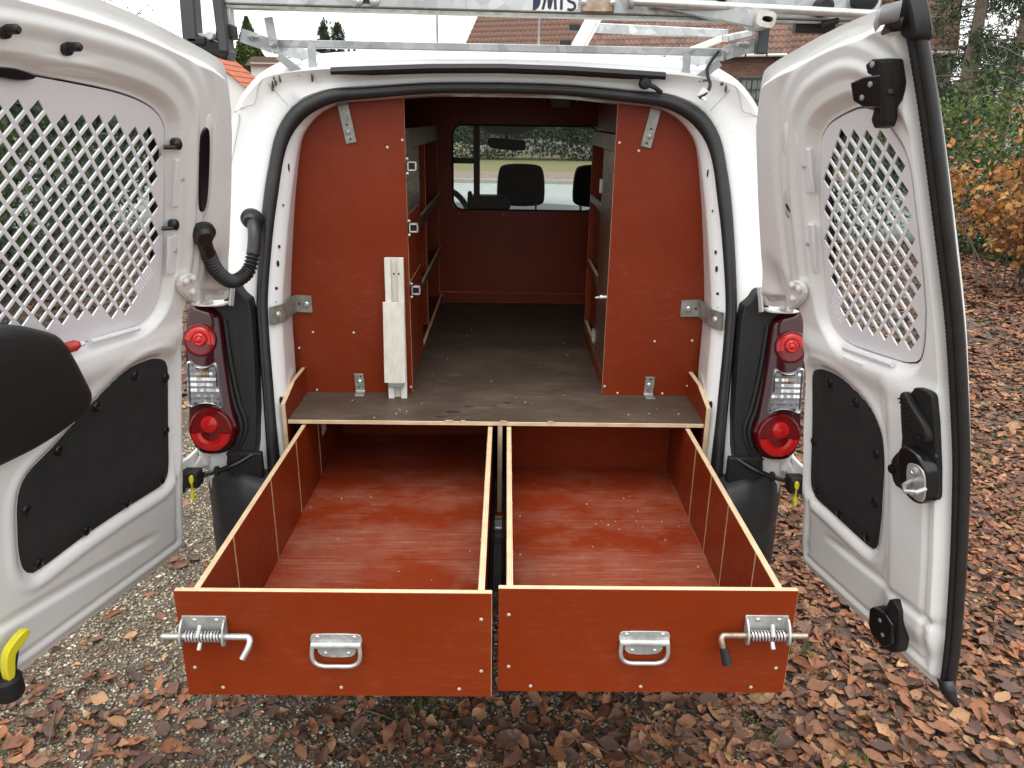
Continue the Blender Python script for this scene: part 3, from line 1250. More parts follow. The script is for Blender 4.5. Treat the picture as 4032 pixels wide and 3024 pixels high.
def make_door(side, outline, win, panel, wide):
    c = np.array(win).mean(0)
    ang = set(np.linspace(-math.pi, math.pi, 240, endpoint=False))
    for P in (outline, win):
        for p in P:
            ang.add(math.atan2(p[1]-c[1], p[0]-c[0]))
    ang = np.array(sorted(ang))
    keep = [0]
    for i in range(1, len(ang)):
        if ang[i]-ang[keep[-1]] > .002:
            keep.append(i)
    ang = ang[keep]
    rO, rW = ray_poly(c, ang, outline), ray_poly(c, ang, win)
    dirs = np.stack([np.cos(ang), np.sin(ang)], 1)
    ts = np.unique(np.concatenate([np.linspace(0, .25, 16), np.linspace(.25, .9, 90), np.linspace(.9, 1, 14)]))
    n = len(ang)

    def inner_w(P):
        dO, dW, dP = -sdf(P, outline), sdf(P, win), sdf(P, panel)
        s, z = P[:, 0], P[:, 1]
        w = .002+.030*sstep(.014, .034, dO)
        w -= .022*(1-sstep(.003, .026, dW))
        up = sstep(1.25, 1.4, z)
        w += .006*bumpf(dW, .062, .020)*up
        w -= .005*bumpf(dW, .115, .02)*up
        w += .009*bumpf(z, 1.185, .05)*sstep(.14, .22, s)
        w -= .013*(1-sstep(.0, .020, dP))
        w += .004*bumpf(dP, .030, .016)
        w -= .010*bumpf(z-.10*(s-.4)*(1 if wide else .2), .655, .020)*sstep(.2, .34, s)
        w -= .006*bumpf(dO, .055, .012)*sstep(1.2, 1.0, z)
        w -= .018*bumpf(np.hypot((s-.08)/.8, z-1.30), 0, .10)
        if not wide:
            w += .018*sstep(.445, .50, s)*sstep(1.22, 1.12, z)*sstep(.55, .62, z)
        else:
            w += .008*bumpf(np.abs(z-1.80+.06*s), .0, .02)*sstep(.5, .7, s)
        return w
    mb = MB()
    rings = []
    # outer skin (away from the camera), from the window hole outwards, round the hem, back over the inner skin
    for t in (0, .3, .6, .85, .97):
        P = c+dirs*(rW+(rO-rW)*t)[:, None]
        rings.append([dpt(side, *p, -.016+.012*(t > .9)) for p in P])
    P = c+dirs*(rO+.006)[:, None]
    rings.append([dpt(side, *p, -.004) for p in P])
    rings.append([dpt(side, *p, .002) for p in P])
    for t in ts[::-1]:
        P = c+dirs*(rW+(rO-rW)*t)[:, None]
        rings.append([dpt(side, *p, w) for p, w in zip(P, inner_w(P))])
    rings.append(rings[0])
    mb.loft(rings)
    door = mb.build('rear_door', 'white', van, smooth=55)
    # glass with black border
    mb = MB()
    W = np.array([c+d*(r+.004) for d, r in zip(dirs, rW)])
    base = [[dpt(side, *(c+(p-c)*k), -.006) for p in W] for k in (1, .66, .33)]
    mb.loft(base)
    m0 = len(W)
    mb.v.append(dpt(side, *c, -.006))
    for i in range(m0):
        mb.f.append([2*m0+i, 2*m0+(i+1) % m0, 3*m0])
        mb.mi.append(0)
    mb.build('window_glass', 'glass_dark', door, smooth=60)
    mb = MB()
    Wi = np.array([c+d*(r-.030) for d, r in zip(dirs, rW)])
    mb.loft([[dpt(side, *p, -.003) for p in W], [dpt(side, *p, -.003) for p in Wi]])
    mb.build('window_border', 'black_gloss', door)
    # perforated guard plate
    ps, pz = (.0380, .0425) if wide else (.0365, .0432)
    o = np.array([.683, 1.699]) if wide else np.array([.5626, 1.541])
    plate = hull([c+d*(r-.004) for d, r in zip(dirs, rW)])
    holes_in = [(.96, 1.735), (.70, 1.722), (.49, 1.703), (.442, 1.679), (.362, 1.672), (.338, 1.655), (.302, 1.57), (.298, 1.49), (.274, 1.43), (.272, 1.36), (.305, 1.29), (.336, 1.274), (.58, 1.292), (.90, 1.30), (.93, 1.4), (.93, 1.70)] if wide else \
               [(.592, 1.665), (.592, 1.30), (.555, 1.262), (.33, 1.250), (.270, 1.29), (.272, 1.42), (.305, 1.60), (.40, 1.685), (.46, 1.702), (.53, 1.706)]

    def sz(u, v):
        return (o[0]+ps*(u-v)/2, o[1]+pz*(u+v)/2)
    mb = MB()
    verts = {}

    def vid(p):
        k = (round(p[0], 5), round(p[1], 5))
        if k not in verts:
            verts[k] = len(mb.v)
            mb.v.append(dpt(side, *p, .010))
        return verts[k]
    R_ = 40
    smallc = np.array([.304, 1.316]) if wide else np.array([.300, 1.300])
    small = None
    bd = 1e9
    cells = []
    for i in range(-R_, R_):
        for j in range(-R_, R_):
            q = [sz(i-.5, j-.5), sz(i+.5, j-.5), sz(i+.5, j+.5), sz(i-.5, j+.5)]
            m = np.array(sz(i, j))
            if np.abs(m-c).max() > .6:
                continue
            cells.append((i, j, q, m))
            d = np.hypot(*(m-smallc))
            if d < bd:
                bd, small = d, (i, j)

    def ringed(q, k):
        m = np.mean(q, 0)
        h = [tuple(m+(np.array(p)-m)*k) for p in q]
        a, b = [vid(p) for p in q], [vid(p) for p in h]
        for t in range(4):
            t2 = (t+1) % 4
            mb.f.append([a[t], a[t2], b[t2], b[t]])
            mb.mi.append(0)
    for i, j, q, m in cells:
        allin = all(len(clip_poly([p, (p[0]+1e-5, p[1]), (p[0], p[1]+1e-5)], plate)) >= 3 for p in q)
        hq = np.array([m+(np.array(p)-m)*.79 for p in q])
        hole = allin and (sdf(hq, holes_in) < .002).all()
        if wide and m[0] > .585 and m[1] < 1.335:
            hole = False
        dij = (abs(i-small[0]) < 1 and abs(j-small[1]) < 2) or (i, j) == (small[0]+1, small[1]) or (i, j) == (small[0]+1, small[1]+1)
        if hole and dij:
            for a in range(4):
                for b in range(4):
                    ringed([sz(i-.5+(a+x)/4, j-.5+(b+y)/4) for x, y in ((0, 0), (1, 0), (1, 1), (0, 1))], .55)
        elif hole:
            ringed(q, .79)
        else:
            f = q if allin else clip_poly(q, plate)
            if len(f) >= 3:
                mb.f.append([vid(p) for p in f])
                mb.mi.append(0)
    mb.f = [f for f in mb.f if len(set(f)) >= 3]
    mb.f = [[v for k, v in enumerate(f) if v != f[k-1]] for f in mb.f]
    mb.mi = [0]*len(mb.f)
    mb.build('window_guard', 'guard', door, smooth=0, solid=.0035)
    # carpet panel
    mb = MB()
    patch(mb, side, panel, [(1.0, .010), (1.0, .020), (.985, .024), (.7, .025), (.4, .025), (.1, .025)])
    tp_ = mb.build('trim_panel', 'carpet', door, smooth=60)
    return door, tp_


OUT_COMMON_TOP = [(.195, 1.797), (.253, 1.812), (.433, 1.848), (.57, 1.868)]
HINGE_SIDE = [(.095, .52), (.093, .60), (.100, .78), (.116, .96), (.140, 1.12), (.157, 1.235), (.150, 1.254), (.10, 1.252), (-.022, 1.228), (-.033, 1.236), (-.012, 1.31), (.037, 1.473), (.066, 1.56), (.113, 1.69), (.148, 1.748), (.178, 1.785)]


def resample(P, step=.012):
    P = [np.array(p, float) for p in P]
    out = []
    for i in range(len(P)):
        a, b = P[i], P[(i+1) % len(P)]
        k = max(1, int(np.linalg.norm(b-a)/step))
        out += [tuple(a+(b-a)*t/k) for t in range(k)]
    return out


outR = HINGE_SIDE+OUT_COMMON_TOP+[(.648, 1.878), (.655, 1.87), (.655, .50), (.648, .482), (.40, .480), (.13, .484), (.105, .495)]
outL = HINGE_SIDE+OUT_COMMON_TOP+[(.80, 1.885), (1.04, 1.89), (1.05, 1.88), (1.05, .54), (1.04, .525), (.66, .522), (.13, .512), (.105, .52)]
outR = resample(chaikin(outR, 1, .2))
outL = resample(chaikin(outL, 1, .2))
winR = cr([(.36, 1.653), (.385, 1.685), (.422, 1.705), (.50, 1.725), (.545, 1.715), (.585, 1.676), (.607, 1.631), (.608, 1.554), (.606, 1.452), (.598, 1.353), (.578, 1.262), (.545, 1.236), (.48, 1.228), (.36, 1.222), (.31, 1.24), (.287, 1.275), (.288, 1.36), (.318, 1.53)], 110, closed=True)
winL = cr([(.34, 1.625), (.355, 1.675), (.40, 1.708), (.48, 1.730), (.60, 1.745), (.735, 1.755), (.86, 1.752), (.93, 1.73), (.955, 1.68), (.955, 1.40), (.94, 1.31), (.90, 1.262), (.80, 1.25), (.55, 1.248), (.41, 1.243), (.325, 1.246), (.285, 1.272), (.274, 1.315), (.277, 1.38), (.31, 1.52)], 130, closed=True)
panL = cr([(.250, 1.140), (.218, 1.118), (.206, 1.06), (.196, .95), (.187, .814), (.205, .776), (.26, .772), (.341, .773), (.48, .768), (.586, .757), (.622, .761), (.642, .80), (.646, .88), (.643, .953), (.621, 1.0), (.553, 1.037), (.457, 1.096), (.359, 1.144), (.295, 1.150)], 90, closed=True)
panR = cr([(.243, 1.128), (.211, 1.117), (.192, 1.09), (.178, .95), (.163, .79), (.180, .742), (.24, .732), (.32, .722), (.391, .714), (.414, .718), (.427, .745), (.436, .83), (.445, .96), (.443, 1.01), (.432, 1.051), (.398, 1.094), (.328, 1.123), (.285, 1.130)], 80, closed=True)
winR = winR-np.array([.018, 0])
winL = winL-np.array([.018, 0])
panL = panL-np.array([.008, 0])
panR = panR-np.array([.008, 0])
door_r, trim_r = make_door(1, outR, winR, panR, False)
door_l, trim_l = make_door(-1, outL, winL, panL, True)
door_r['label'] = 'narrow rear door with latch plate'
door_l['label'] = 'wide rear door with black handle cover'

# clips of the carpet panels
for side, tr_, pts in ((-1, trim_l, [(.331, 1.125), (.444, 1.088), (.222, 1.083), (.545, 1.024), (.628, .923), (.604, .775), (.471, .782), (.343, .788), (.208, .932), (.216, .792)]),
                       (1, trim_r, [(.268, 1.103), (.361, 1.086), (.425, .983), (.418, .852), (.395, .738), (.287, .746), (.186, .910), (.192, .764)])):
    first = None
    for s_, z_ in pts:
        n_ = dvec(side, 0, 0, 1)
        q = Vector((0, 0, 1)).rotation_difference(n_).to_matrix().to_4x4()
        mw = Matrix.Translation(dpt(side, s_-.008, z_, .0245)) @ q
        if first is None:
            mb = MB()
            mb.lathe((0, 0, 0), (0, 0, 1), [(.012, 0), (.011, .003), (.007, .005), (.004, .004), (0, .004)], 16)
            first = mb.build('trim_clip', 'black_gloss', None)
            first.matrix_basis = mw
            reg(first, mw)
            attach(first, tr_)
        else:
            dup(first, tr_, mw)


def dprism(name, side, poly, w0, w1, m, parent, bevel=.003, seg=2):
    mb = MB()
    mb.prism(poly, lambda u, v, d: dpt(side, u, v, d), w0, w1)
    return mb.build(name, m, parent, bevel=bevel, seg=seg)


def dtube(name, side, pts, r, m, parent, n=8):
    mb = MB()
    mb.tube([dpt(side, *p) for p in pts], r, n)
    return mb.build(name, m, parent)


# guard fixing tabs
for side, dr, tabs in ((-1, door_l, [(.280, 1.555, .012, .050), (.256, 1.395, .012, .045)]), (1, door_r, [(.306, 1.60, .012, .045), (.264, 1.43, .012, .055)])):
    for s_, z_, hw, hh in tabs:
        k = .24
        poly = [(s_+k*(-hh)*.9+hw, z_-hh), (s_+k*hh*.9+hw, z_+hh), (s_+k*hh*.9-hw, z_+hh), (s_-k*hh*.9-hw, z_-hh)]
        dprism('guard_tab', side, poly, .022, .030, 'guard', dr, .002)
        mb = MB()
        screws([Vector(dpt(side, s_-.006, z_+.01, .031))], dr, dvec(side, 0, 0, 1), .0055, 'guard_rivet', 'zinc', .002)
for side, dr, pts in ((-1, door_l, [(.33, 1.247), (.47, 1.254)]), (-1, door_l, [(.49, 1.256), (.56, 1.258)]), (1, door_r, [(.33, 1.221), (.49, 1.230)])):
    dtube('guard_foot_flange', side, [(pts[0][0], pts[0][1]-.006, .026), (pts[1][0], pts[1][1]-.006, .026)], .006, 'guard', dr)

# left door: handle cover, pegs, slot, lever, red knob
cov = cr([(.80, 1.352), (.69, 1.343), (.623, 1.318), (.578, 1.292), (.545, 1.248), (.507, 1.184), (.482, 1.135), (.492, 1.102), (.538, 1.086), (.593, 1.074), (.652, 1.068), (.76, 1.07), (.87, 1.10), (.92, 1.2), (.90, 1.31)], 80, closed=True)
mb = MB()
patch(mb, -1, cov, [(1, .018), (1.0, .040), (.985, .052), (.94, .064), (.85, .072), (.5, .078), (.1, .080)])
mb.build('handle_cover', 'black_plastic', door_l, smooth=70)
mb = MB()
mb.lathe(dpt(-1, .572, 1.258, .035), dvec(-1, -.6, .3, 1), [(.010, 0), (.011, .02), (.011, .04), (.006, .048), (0, .05)], 14)
mb.build('lock_knob', 'red_plastic', door_l)
for s_, z_ in ((.742, 1.807), (.626, 1.793)):
    mb = MB()
    mb.lathe(dpt(-1, s_, z_, .026), dvec(-1, 0, 0, 1), [(.013, 0), (.013, .008), (.007, .012), (.007, .03), (.004, .034), (0, .034)], 12)
    mb.build('rubber_peg', 'black_plastic', door_l)
for s_, z_ in ((.312, 1.637), (.270, 1.466)):
    mb = MB()
    mb.lathe(dpt(-1, s_, z_, .022), dvec(-1, 0, 0, 1), [(.012, 0), (.012, .012), (.006, .016), (0, .016)], 12)
    mb.tube([dpt(-1, s_, z_-.004, .034), dpt(-1, s_+.014, z_-.006, .032), dpt(-1, s_+.026, z_-.006, .020)], .0045, 8)
    mb.build('heater_wire_plug', 'black_gloss', door_l)
sl = chaikin([(.232, 1.672), (.247, 1.662), (.244, 1.63), (.203, 1.497), (.186, 1.482), (.174, 1.490), (.178, 1.53), (.214, 1.655)], 2)
dprism('slot_insert', -1, sl, .022, .036, 'black_gloss', door_l, .004)
mb = MB()
patch(mb, -1, cr([(.232, 1.70), (.262, 1.69), (.268, 1.65), (.245, 1.58), (.212, 1.475), (.188, 1.455), (.160, 1.475), (.165, 1.53), (.205, 1.67)], 40, closed=True), [(1.05, .012), (1.0, .027), (.9, .032), (.1, .030)])
mb.build('slot_boss', 'white', door_l, smooth=70)
vent = cr([(.665, 1.747), (.70, 1.757), (.74, 1.758), (.765, 1.752), (.73, 1.744), (.69, 1.741)], 30, closed=True)
dprism('vent_plug', -1, list(map(tuple, vent)), .008, .024, 'black_gloss', door_l, .002)
mb = MB()
mb.prism(chaikin([(.672, .655), (.70, .640), (.712, .633), (.716, .575), (.735, .575), (.735, .65), (.70, .672), (.674, .676)], 2), lambda u, v, d: dpt(-1, u, v, d), .060, .078)
mb.build('yellow_lever', 'yellow_plastic', door_l, bevel=.003)
mb = MB()
mb.lathe(dpt(-1, .722, .54, .06), (0, 0, 1), [(.026, -.01), (.030, 0), (.030, .035), (.024, .042), (0, .042)], 18)
mb.tube([dpt(-1, .722, .555, .06), dpt(-1, .70, .60, .05), dpt(-1, .69, .62, .045)], .012, 8)
mb.build('lever_base', 'black_plastic', door_l)

DSHIFT = -.015
# right door: upper latch, handle plate, lower latch, seals, film
UL = [(.647, 1.795), (.606, 1.796), (.587, 1.788), (.588, 1.775), (.600, 1.770), (.585, 1.766), (.561, 1.761), (.556, 1.733), (.588, 1.719), (.576, 1.702), (.581, 1.688), (.604, 1.692), (.633, 1.732), (.645, 1.76)]
ul = dprism('upper_latch', 1, UL, .028, .056, 'black_plastic', door_r, .003)
dprism('latch_housing', 1, [(.553, 1.762), (.551, 1.732), (.575, 1.722), (.622, 1.722), (.640, 1.740), (.640, 1.772), (.590, 1.770)], .050, .066, 'black_gloss', ul, .003)
dprism('latch_guide', 1, [(.640, 1.79), (.648, 1.79), (.630, 1.70), (.618, 1.70)], .05, .07, 'black_plastic', ul, .002)
screws([Vector(dpt(1, a, b, .0665)) for a, b in ((.578, 1.738), (.605, 1.758))]+[Vector(dpt(1, .607, 1.788, .057))], ul, dvec(1, 0, 0, 1), .0055, 'latch_rivet', 'grey_plastic')
HP = chaikin([(.592, 1.196), (.60, 1.210), (.64, 1.213), (.648, 1.20), (.650, 1.0), (.648, .978), (.632, .968), (.535, .948), (.520, .965), (.514, 1.003), (.535, 1.035), (.553, 1.050), (.553, 1.165), (.565, 1.175)], 1)
hp = dprism('handle_plate', 1, HP, .040, .056, 'black_plastic', door_r, .003)
lev = chaikin([(.578, 1.190), (.592, 1.198), (.606, 1.175), (.634, 1.150), (.648, 1.125), (.645, 1.105), (.625, 1.098), (.605, 1.115), (.590, 1.150), (.572, 1.172)], 2)
lv = dprism('inner_lever', 1, lev, .056, .074, 'black_plastic', hp, .005, 3)
for k in range(6):
    dtube('lever_rib', 1, [(.574+.003*k, 1.176-.008*k, .0745), (.592+.003*k, 1.184-.008*k, .0745)], .0018, 'black_plastic', lv, 6)
mb = MB()
mb.lathe(dpt(1, .628, 1.118, .072), dvec(1, 0, 0, 1), [(.008, 0), (.008, .004), (.004, .003), (0, .003)], 12)
mb.build('lever_screw', 'black_gloss', lv)
lk = dprism('lock_housing', 1, chaikin([(.575, 1.075), (.625, 1.085), (.655, 1.055), (.655, .985), (.635, .962), (.60, .965), (.575, .99)], 2), .05, .088, 'black_gloss', hp, .006, 3)
st = dprism('striker_plate', 1, chaikin([(.612, 1.052), (.645, 1.058), (.657, 1.035), (.655, .985), (.640, .972), (.612, .978), (.605, 1.0), (.606, 1.035)], 2), .086, .0905, 'zinc', lk, .001)
dtube('striker_loop', 1, [(.618, 1.012, .088), (.622, 1.006, .11), (.640, 1.002, .122), (.655, 1.006, .11), (.656, 1.012, .088)], .0048, 'bright_steel', lk, 10)
for s_, z_ in ((.630, 1.040), (.624, .988)):
    mb = MB()
    mb.lathe(dpt(1, s_, z_, .090), dvec(1, 0, 0, 1), [(.0095, 0), (.009, .004), (.005, .0055), (.004, .004), (0, .004)], 14)
    mb.build('striker_bolt', 'bright_steel', lk)
for s_, z_ in ((.641, 1.075), (.523, .99), (.641, .985)):
    mb = MB()
    mb.lathe(dpt(1, s_, z_, .055), dvec(1, 0, 0, 1), [(.011, 0), (.010, .005), (.005, .006), (0, .006)], 12)
    mb.build('plate_screw', 'black_gloss', hp)
ll = dprism('lower_latch', 1, [(.523, .648), (.536, .655), (.558, .64), (.566, .564), (.560, .523), (.545, .512), (.513, .500), (.478, .520), (.472, .554), (.482, .600), (.510, .612)], .03, .060, 'black_plastic', door_r, .003)
dprism('lower_latch_housing', 1, [(.476, .590), (.486, .602), (.530, .612), (.552, .600), (.556, .545), (.535, .522), (.490, .524), (.476, .545)], .055, .074, 'black_gloss', ll, .003)
screws([Vector(dpt(1, a, b, .0745)) for a, b in ((.515, .585), (.527, .552))], ll, dvec(1, 0, 0, 1), .0055, 'latch_rivet', 'grey_plastic')
DSHIFT = 0.
mb = MB()
prof = [(.643, .008), (.644, .026), (.648, .031), (.653, .030), (.655, .024), (.657, .021), (.659, .024), (.662, .023), (.664, .017), (.664, .006), (.660, -.002), (.652, -.003)]
zs = np.linspace(.505, 1.865, 60)
mb.loft([[dpt(1, s_, z, w) for s_, w in prof] for z in zs])
sr = mb.build('door_edge_seal', 'rubber', door_r, smooth=60)
mb = MB()
for z in np.arange(.52, 1.80, .0085):
    a = [dpt(1, .6475, z+q, .0313) for q in (0, .004)]+[dpt(1, .6535, z+q, .0308) for q in (.004, 0)]
    b = [dpt(1, .6475, z+q, .028) for q in (0, .004)]+[dpt(1, .6535, z+q, .028) for q in (.004, 0)]
    mb.add(a+b, [(0, 1, 2, 3), (0, 4, 5, 1), (1, 5, 6, 2), (2, 6, 7, 3), (3, 7, 4, 0)])
mb.build('seal_serration', 'black_plastic', sr, smooth=0)['kind'] = 'stuff'
dprism('seal_corner', 1, chaikin([(.640, 1.885), (.640, 1.84), (.643, 1.822), (.668, 1.818), (.674, 1.84), (.672, 1.885), (.66, 1.89)], 1), -.002, .036, 'rubber', door_r, .004)
mat('film_flap', (.30, .30, .31), .3, var=.3, vscale=30)
mb = MB()
mb.loft([[dpt(1, .672, 1.872, .046), dpt(1, .667, 1.852, .052), dpt(1, .66, 1.845, .05)], [dpt(1, .64, 1.868, .056), dpt(1, .635, 1.852, .060), dpt(1, .628, 1.842, .056)], [dpt(1, .612, 1.860, .046), dpt(1, .603, 1.846, .048), dpt(1, .594, 1.836, .040)]], closed=False)
mb.build('torn_seal_film', 'film_flap', door_r, solid=.002, smooth=70)
mb = MB()
mb.loft([[dpt(1, .667, 1.850, .045), dpt(1, .656, 1.832, .045)], [dpt(1, .635, 1.846, .05), dpt(1, .640, 1.832, .048)], [dpt(1, .607, 1.834, .04), dpt(1, .609, 1.830, .04)]], closed=False)
mb.build('torn_seal_lip', 'rubber', door_r, solid=.003, smooth=70)
mb = MB()
mb.loft([[dpt(1, .640, .522, .03), dpt(1, .660, .532, .038), dpt(1, .673, .54, .02)], [dpt(1, .655, .500, .03), dpt(1, .672, .506, .034), dpt(1, .684, .520, .02)], [dpt(1, .670, .486, .024), dpt(1, .682, .490, .026), dpt(1, .692, .500, .02)], [dpt(1, .686, .482, .02), dpt(1, .691, .484, .022), dpt(1, .697, .490, .018)]], closed=False)
mb.build('seal_end_flap', 'rubber', door_r, solid=.004, smooth=70)
# embossed slot on the right door
mb = MB()
patch(mb, 1, cr([(.272, 1.705), (.302, 1.69), (.303, 1.655), (.262, 1.56), (.232, 1.49), (.205, 1.478), (.190, 1.505), (.205, 1.56), (.242, 1.67)], 40, closed=True), [(1.05, .012), (1.0, .028), (.88, .034), (.1, .030)])
mb.build('slot_boss', 'white', door_r, smooth=70)
dprism('drain_hole', 1, [(.207+.010*math.cos(t), 1.506+.016*math.sin(t)) for t in np.linspace(0, 6.28, 16, endpoint=False)], .02, .0335, 'cab_dark', door_r, 0)

# hinges, check straps
for side, dr in ((-1, door_l), (1, door_r)):
    hg = MB()
    hg.lathe((side*.775, -.025, 1.222), (0, 0, 1), [(.019, 0), (.019, .004), (.0165, .006), (.0165, .036), (.019, .04), (.017, .044), (0, .045)], 18)
    h_ = hg.build('upper_hinge', 'hinge_white', dr)
    hb = MB()
    hb.prism(chaikin([(.150, 1.285), (.19, 1.345), (.235, 1.345), (.238, 1.315), (.19, 1.275), (.16, 1.262)], 1), lambda u, v, d: dpt(side, u, v, d), .036, .050)
    hb.bar(Vector(dpt(side, .165, 1.272, .045)), (side*.775, -.025, 1.245), .016, .03)
    hb.build('hinge_leaf', 'hinge_white', h_, bevel=.003)
    for s_, z_ in ((.197, 1.333), (.222, 1.330), (.190, 1.298)):
        mb = MB()
        mb.lathe(dpt(side, s_, z_, .049), dvec(side, 0, 0, 1), [(.009, 0), (.0085, .006), (.004, .009), (0, .009)], 6)
        mb.build('hinge_bolt', 'hinge_white', h_, smooth=20)
    hp_ = MB()
    hp_.prism(chaikin([(.72, -.01), (.735, -.035), (.79, -.04), (.82, -.02), (.82, .03), (.79, .05), (.73, .04)], 2), lambda u, v, d: (side*u, v, d), 1.211, 1.217)
    hp_.bar((side*.712, -.02, 1.21), (side*.706, .0, 1.275), .006, .03, (0, 1, 0))
    hp_.build('hinge_plate', 'hinge_white', h_, bevel=.002)
    # lower wing and hinge
    mb = MB()
    wing = chaikin([(.13, .70), (.13, .80), (.08, .800), (.03, .815), (-.01, .81), (-.005, .775), (.05, .73), (.085, .69)], 2)
    mb.prism(wing, lambda u, v, d: dpt(side, u, v, d), .004, .016)
    lh = mb.build('lower_hinge_wing', 'white', dr, bevel=.003)
    mb = MB()
    mb.lathe((side*.815, -.065, .765), (0, 0, 1), [(.014, 0), (.014, .045), (0, .046)], 14)
    mb.bar((side*.812, -.06, .80), (side*.84, -.09, .752), .014, .02)
    mb.bar((side*.775, -.05, .80), (side*.82, -.065, .795), .03, .012)
    mb.build('lower_hinge', 'hinge_white', lh, bevel=.002)
    mb = MB()
    pth = cr([(side*.672, -.085, .808), (side*.715, -.10, .785), (side*.765, -.105, .764), (side*.815, -.11, .752), (side*.84, -.12, .748)], 24)
    mb.tube(pth, .0085, 8, squash=((0, 0, 1), .8))
    cs = mb.build('door_check_strap', 'black_gloss', dr)
    mb = MB()
    mb.box((side*.835, -.125, .752), (.055, .045, .045))
    mb.build('check_strap_housing', 'black_plastic', cs, bevel=.005)
    mb = MB()
    mb.box((side*.868, -.128, .738), (.018, .03, .065))
    mb.build('check_strap_foot', 'black_plastic', cs, bevel=.004)
    mb = MB()
    mb.box((side*.77, -.105, .763), (.012, .02, .024))
    mb.build('check_strap_stop', 'black_plastic', cs, bevel=.003)
    mb = MB()
    mb.prism(chaikin([(.816, .772), (.826, .772), (.827, .754), (.823, .749), (.823, .728), (.829, .720), (.828, .698), (.819, .698), (.818, .720), (.8205, .727), (.8205, .749), (.816, .753)], 1), lambda u, v, d: (side*u, -.153+d, v), -.006, .004)
    mb.build('check_strap_tab', 'yellow_plastic', cs, bevel=.0015)
    mb = MB()
    mb.lathe((side*.872, -.146, .735), (0, -1, 0), [(.009, 0), (.008, .006), (0, .008)], 10)
    mb.build('check_strap_bolt', 'zinc', cs)
    # lamp-side white filler between lamp and bumper
    mb = MB()
    mb.prism(chaikin([(.745, .742), (.845, .742), (.845, .83), (.76, .83)], 1), lambda u, v, d: (side*u, float(B(v))+.01+d, v), 0, .06)
    mb.build('corner_filler', 'white', van, bevel=.004)

# corrugated cable sleeve, left side
mb = MB()
pth = cr([(-.676, -.250, 1.436), (-.688, -.2, 1.385), (-.690, -.15, 1.330), (-.677, -.09, 1.292), (-.656, -.03, 1.303), (-.645, .0, 1.351), (-.646, .03, 1.402), (-.662, .07, 1.428)], 460)
L_ = np.linspace(0, 1, 460)
rr = np.where((L_ > .17) & (L_ < .74), .0162+.0026*np.sin(L_*2*math.pi*42), .0175)
mb.tube(pth, rr, 14)
gs = mb.build('cable_sleeve', 'rubber', van, smooth=60)
for p, ax in ((pth[0], (.5, -.6, -.5)), (pth[-1], (0, -.8, -.3))):
    mb = MB()
    mb.lathe(p, ax, [(.031, -.004), (.031, .004), (.022, .010), (.018, .022)], 18)
    mb.build('sleeve_grommet', 'rubber', gs)
# ================================================================== PLYWOOD FIT-OUT
YP = .235
T = .012
# ---- deck over the drawers
deck = thing('drawer_housing', 'worn dark brown plywood load deck with drawer bays beneath, between the two cabinets', 'load deck', (0, .7, .56))
board('deck_board', (-.594, 0, .8634), (.594, 1.48, .8754), 'deck_film', deck)
board('base_board', (-.594, -.02, .572), (.594, 1.48, .584), 'film', deck)
board('divider', (.004, .004, .584), (.018, 1.46, .8632), 'film', deck)
for s in (-1, 1):
    mb = MB()
    pts = [(-.006, .584), (-.006, .926), (.008, .929), (.112, .955), (.20, .955), (1.2, .955), (1.2, .584)]
    mb.prism(pts, lambda u, v, d: (d, u-.0, v-.76), -.0065, .0065, 0, 1)
    mb.build('side_wall', ['film', 'plyX'], deck, smooth=0, bevel=.0008, seg=1, loc=(s*.6015, 0, .76))
# chips along the front edge
for x, w in ((-.135, .028), (-.095, .016), (.02, .022), (.155, .018)):
    mb = MB()
    mb.prism([(x-w/2, -.0006), (x+w/2, -.0006), (x+w*.4, .009), (x-w*.3, .011)], lambda u, v, d: (u, v, d), .8748, .8762)
    mb.build('chipped_edge', 'ply_line', deck, smooth=0)
for x, y, rx, ry in ((-.13, .075, .028, .014), (-.16, .035, .022, .006), (.03, .155, .016, .008), (-.01, .13, .008, .004), (-.085, .12, .016, .008)):
    mb = MB()
    mb.prism([(x+rx*random.uniform(.5, 1)*math.cos(t), y+ry*random.uniform(.5, 1)*math.sin(t)) for t in np.linspace(0, 6.28, 14, endpoint=False)], lambda u, v, d: (u, v, d), .8752, .8757)
    mb.build('oil_stain', 'cab_dark', deck, smooth=0)
mat('crumb', (.58, .50, .38), .9)
for k in range(46):
    x, y = random.uniform(-.5, .56), random.uniform(.02, 1.0)
    if not (-.25 < x < .31) and y > .2:
        continue
    mb = MB()
    r = random.uniform(.001, .0026)
    mb.lathe((x, y, .8754), (0, 0, 1), [(r, 0), (r*.8, r*.6), (0, r*.8)], 5)
    mb.build('wood_crumb', 'crumb', deck, smooth=0)

